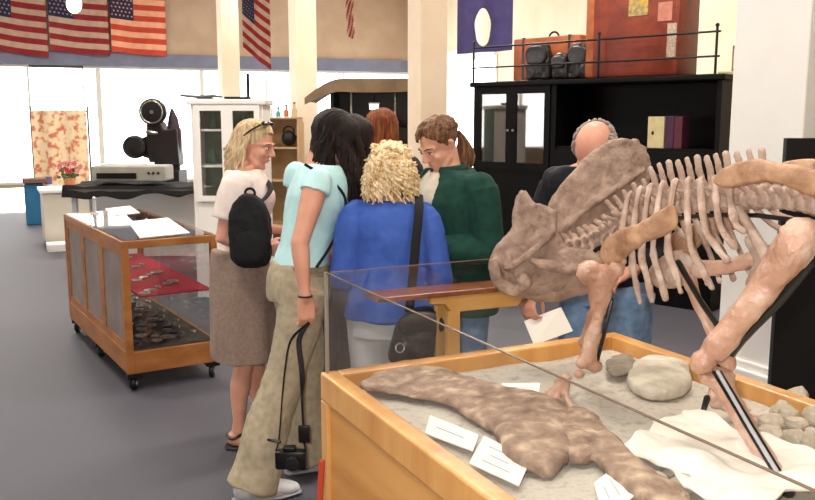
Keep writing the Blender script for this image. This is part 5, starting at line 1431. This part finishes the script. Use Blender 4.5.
m = MB(); m.box((pj(160, 120).x, Yp, pj(160, 170).z/2-.01), (.5, .4, pj(160, 168).z)); m.build('stand', M_pj, pr, smooth=False, bevel=.01)
# white glazed hutch
Yh = 7.6; h0 = P(191, 120, Yh); hW = .64; hz1 = P(200, 105, Yh).z
hu = thing('white_hutch', 'white painted hutch with glazed doors behind the fair-haired woman', 'hutch', (h0.x+hW/2, Yh+.2, 0))
def hb(x0, x1, y0, y1, z0, z1, nm, mt, par=hu, bv=.004):
    m = MB(); m.box((h0.x+(x0+x1)/2, Yh+(y0+y1)/2, (z0+z1)/2), (x1-x0, y1-y0, z1-z0)); return m.build(nm, mt, par, smooth=False, bevel=bv)
hb(0, .03, 0, .38, 0, hz1, 'side_panel', M_white); hb(hW-.03, hW, 0, .38, 0, hz1, 'side_panel', M_white); hb(0.03, hW-.03, .36, .38, 0, hz1, 'back_panel', mat('green_backing', '#7c9184', '#6a8074', 6, .8))
hb(-.03, hW+.03, -.03, .40, hz1, hz1+.05, 'cornice', M_white, bv=.012); hb(.03, hW-.03, 0, .36, .0, .86, 'lower_cupboard', M_white)
for z in (1.18, 1.5): hb(.03, hW-.03, .02, .36, z, z+.02, 'shelf', M_white)
for k in range(2):
    x0 = .03+k*(hW-.06)/2; x1 = x0+(hW-.06)/2; m = MB()
    for q in ((x0, x0+.05, .88, hz1), (x1-.05, x1, .88, hz1), (x0+.05, x1-.05, .88, .93), (x0+.05, x1-.05, hz1-.05, hz1)):
        m.box((h0.x+(q[0]+q[1])/2, Yh-.012, (q[2]+q[3])/2), (q[1]-q[0], .022, q[3]-q[2]))
    d_ = m.build('door', M_white, hu, smooth=False)
    m = MB(); m.box((h0.x+(x0+x1)/2, Yh-.01, (.93+hz1-.05)/2), (x1-x0-.1, .004, hz1-.98)); m.build('door_glass', M_gl2, d_, smooth=False)
    m = MB(); m.ell((h0.x+(x1-.025 if k == 0 else x0+.025), Yh-.03, 1.35), .012); m.build('knob', M_silver, d_)
ci = 0
for z in (1.202, 1.522):
    for k in range(4):
        m = MB(); c = V((h0.x+.14+.15*k, Yh+.18, z)); m.tube([c+V((0, 0, .002)), c+V((0, 0, .06)), c+V((0, 0, .10)), c+V((0, 0, .14))], [.032, .045, .03, .02], n=14, round_=False)
        tag(m.build('glass_jar', mat('green_glaze', '#4f7a6c', '#3f6a5e', 10, .3)), 'small green glazed jar on a shelf inside the white hutch', 'jar', 'green jars in the white hutch')
# iron tongs and black stand on the hutch
zt3 = hz1+.052
m = MB(); y_ = Yh+.12
m.tube([P(181, 95.5, y_), P(200, 97, y_), P(214, 96, y_), P(222, 97, y_)], [.010, .016, .014, .006]); m.tube([P(186, 100, y_), P(205, 103, y_), P(222, 103, y_)], [.006, .015, .010]); m.tube([P(200, 97, y_), P(206, 103, y_)], .010)
m.tube([P(206, 103, y_), V((P(206, 100, y_).x, y_, zt3+.01))], .010); m.box((P(206, 100, y_).x, y_, zt3+.006), (.14, .1, .012))
tag(m.build('iron_tool', M_dark), 'dark forked iron tool on a small stand on the white hutch', 'tool')
m = MB(); c = V((P(237, 110, Yh+.15).x, Yh+.15, zt3+.001)); m.box(c+V((.01, 0, .012)), (.22, .12, .02)); m.box(c+V((.105, 0, .12)), (.025, .03, .22))
tag(m.build('black_bracket_stand', M_iron, smooth=False, bevel=.003), 'black L-shaped stand at the right end of the hutch top', 'stand')
# shelf unit with bottles
Ys = 8.6; s0 = P(247, 120, Ys); sW = .52; sz1 = P(260, 117, Ys).z
su = thing('shelf_unit', 'tan wooden shelf unit carrying bottles between the white hutch and the second column', 'shelf', (s0.x+sW/2, Ys+.15, 0))
def sbx(x0, x1, y0, y1, z0, z1, nm, mt):
    m = MB(); m.box((s0.x+(x0+x1)/2, Ys+(y0+y1)/2, (z0+z1)/2), (x1-x0, y1-y0, z1-z0)); return m.build(nm, mt, su, smooth=False, bevel=.003)
M_tanw = mat('tan_wood', '#c9a67e', '#b8946c', 6, .5)
sbx(0, .025, 0, .3, 0, sz1, 'side_panel', M_tanw); sbx(sW-.025, sW, 0, .3, 0, sz1, 'side_panel', M_tanw); sbx(.025, sW-.025, .28, .3, 0, sz1, 'back_panel', M_tanw)
for z in (.1, .55, 1.0, 1.33, sz1): sbx(0 if z == sz1 else .025, sW if z == sz1 else sW-.025, 0, .28, z-.02, z, 'shelf', M_tanw)
bc_ = [('#4fae84', 'green'), ('#d9a03c', 'amber'), ('#c9dfe0', 'clear'), ('#3d9c8a', 'teal'), ('#c25b33', 'orange'), ('#c9b48c', 'straw')]
for k, (cc, nm) in enumerate(bc_):
    c = V((s0.x+.05+.082*k, Ys+.12, sz1+.001)); m = MB(); h_ = .075+.02*(k % 3)
    m.tube([c, c+V((0, 0, h_*.6)), c+V((0, 0, h_*.8)), c+V((0, 0, h_*1.15))], [.027, .027, .012, .012], n=14, round_=False)
    o = m.build('bottle', mat(nm+'_bottle_glass', cc, None, rough=.15, spec=.8)); tag(o, '%s bottle in the row on top of the tan shelf unit' % nm, 'bottle', 'bottles on the tan shelf unit')
    m = MB(); m.cyl(c+V((0, 0, h_*1.15)), c+V((0, 0, h_*1.15+.014)), .014, .014, 10); m.build('stopper', M_dark, o)
# cream box / carton right of the shelf, before column two
c = P(286, 120, 9.4); m = MB(); z1 = P(286, 122, 9.4).z
tc_ = thing('carton_stack', 'tall tan cardboard carton standing before the second column', 'carton', (c.x, 9.4, 0))
m.box((c.x, 9.4, z1/2), (.36, .3, z1)); m.build('carton_body', mat('tan_board', '#cfae86', '#c4a27a', 4, .7), tc_, smooth=False, bevel=.006)
m = MB(); m.box((c.x, 9.4, z1+.002), (.05, .302, .004)); m.build('packing_tape', mat('brown_tape', '#a8804f', None), tc_, smooth=False)
# black kettle on the shelf
m = MB(); c = V((s0.x+.40, Ys+.1, 1.331)); m.ell(c+V((0, 0, .085)), (.075, .07, .08)); m.tube([c+V((.05, 0, .08)), c+V((.1, 0, .12))], [.018, .01]); m.torus(c+V((0, 0, .15)), .055, .007, axis=V((0, 1, 0)), arc=.5)
tag(m.build('kettle', M_iron), 'black iron kettle on an open shelf of the tan shelf unit', 'kettle')

# ================= the old black carriage =================
Yc = 11.2
def cp(u, v, y=Yc): return P(u, v, y)
cx0, cx1 = cp(330, 100).x, cp(440, 100).x
car = thing('horse_carriage', 'old black carriage with a tan fabric top behind the group', 'carriage', ((cx0+cx1)/2, Yc+.6, 0))
M_top = mat('tan_canvas', '#9a8166', '#83705a', 5, .8)
M_car = mat('carriage_black', '#0d0b0d', '#131013', 8, .35)
zr = cp(370, 79).z; ze = cp(320, 98).z
m = MB()
xa, xb = cp(306, 100).x, cp(442, 100).x
def roof(a, b):
    x = xa+(xb-xa)*a; y = Yc-.15+1.5*b
    e = min(a/.28, 1, (1-a)/.25); e = math.sin(min(1, max(0, e))*math.pi/2)
    return V((x, y, ze+(zr-ze)*e*(1-.12*max(0, 2*b-1)**2)))
m.solid_grid(40, 16, roof, (0, 0, -.04)); m.build('canopy', M_top, car)
m = MB(); m.solid_grid(40, 3, lambda a, b: roof(a, 0)+V((0, -.012, -.005-b*.17*(1-.5*abs(2*a-1)**3))), (0, .01, 0)); m.build('canopy_valance', M_top, car)
zb_ = .95
zs2 = ze+(zr-ze)*.78-.04; zq = ze+(zr-ze)*.9-.04; m = MB(); m.box(((cx0+cx1)/2, Yc+1.15, (zb_+zq)/2), (cx1-cx0-.02, .05, zq-zb_)); m.build('back_curtain', M_car, car, smooth=False)
m = MB(); m.box((cx0+.02, Yc+.6, (zb_+zs2)/2), (.04, 1.1, zs2-zb_)); m.build('side_curtain', M_car, car, smooth=False)
m = MB(); m.box((cx1-.02, Yc+.6, (zb_+zs2)/2), (.04, 1.1, zs2-zb_)); m.build('side_curtain', M_car, car, smooth=False)
m = MB(); m.box(((cx0+cx1)/2, Yc+.6, .78), (cx1-cx0, 1.2, .36)); m.build('carriage_body', M_car, car, smooth=False, bevel=.04)
m = MB(); m.box(((cx0+cx1)/2, Yc+.75, 1.08), (cx1-cx0-.1, .5, .16)); m.build('seat', M_leather, car, bevel=.05)
m = MB(); m.box(((cx0+cx1)/2, Yc+1.0, 1.32), (cx1-cx0-.1, .14, .42)); m.build('backrest', M_leather, car, bevel=.05)
for u_ in (351, 395): m = MB(); m.tube([V((cp(u_, 90).x, Yc+.02, .95)), V((cp(u_, 90).x, Yc+.02, roof(.5, 0).z-.05))], .014); m.build('canopy_post', M_silver, car)
for sx in (cx0-.10, cx1+.10):
    for yy, rr in ((Yc+.05, .45), (Yc+1.15, .52)):
        m = MB(); c = V((sx, yy, rr+.025)); m.torus(c, rr, .024, axis=V((1, 0, 0)), n=40)
        wh = m.build('wheel', M_car, car)
        m = MB(); m.cyl(c+V((-.07, 0, 0)), c+V((.07, 0, 0)), .06, .06, 16); m.build('hub', M_car, wh)
        for k in range(12):
            an = 2*math.pi*k/12; m = MB(); m.tube([c, c+V((0, math.cos(an)*rr, math.sin(an)*rr))], .012, n=6); m.build('spoke', M_car, wh)
for yy, rr in ((Yc+.05, .475), (Yc+1.15, .545)):
    m = MB(); m.tube([V((cx0-.1, yy, rr)), V((cx1+.1, yy, rr))], .025); m.build('axle', M_car, car)
c = cp(374, 107, Yc+.0); lp = thing('side_lamp', 'small white lit lantern hanging inside the black carriage top', 'lantern', (c.x, c.y, c.z-.06))
m = MB(); m.box(c, (.12, .05, .07)); m.build('lamp_glass', emis('lantern_glass', '#fffaf2', 2.0), lp, bevel=.012)
m = MB(); m.box(c+V((0, 0, .045)), (.14, .07, .02)); m.build('lamp_cap', M_silver, lp, smooth=False)
m = MB(); m.tube([c+V((0, 0, .05)), V((c.x, c.y, roof(.5, .1).z-.04))], .006); m.build('hanger', M_car, lp)
# flowers on the white counter
fc_ = k0+B*.35+A*.3+V((0, 0, zc_)); fl_ = thing('flower_pot', 'small pot of red and pink flowers on the white counter', 'flowers', fc_)
m = MB(); m.tube([fc_+V((0, 0, .001)), fc_+V((0, 0, .12))], [.06, .08], n=18, round_=False); m.build('pot', mat('clay_pot', '#b06a48', None), fl_, bevel=.006)
rf = random.Random(4); mm_ = [mat('red_petal', '#c4343c', None), mat('pink_petal', '#e08a94', None)]
m = MB()
for k in range(40):
    a_ = rf.uniform(0, 6.28); e_ = rf.uniform(.02, .14); c = fc_+V((math.cos(a_)*e_, math.sin(a_)*e_, rf.uniform(.12, .25))); m.ell(c, (.028, .012, .02), rot=Matrix.Rotation(a_, 3, 'Z'), n=8)
o = m.build('leaves', mat('green_leaf', '#4d6b3a', '#3c5a2e', 20, .6), fl_)
o['kind'] = 'stuff'
for k in range(14):
    a_ = rf.uniform(0, 6.28); e_ = rf.uniform(.02, .15); c = fc_+V((math.cos(a_)*e_, math.sin(a_)*e_, rf.uniform(.2, .32))); m = MB()
    for j in range(5): t = 2*math.pi*j/5; m.ell(c+V((math.cos(t)*.02, -.005, math.sin(t)*.02)), (.015, .008, .015), n=8)
    m.build('blossom', mm_[k % 2], fl_)
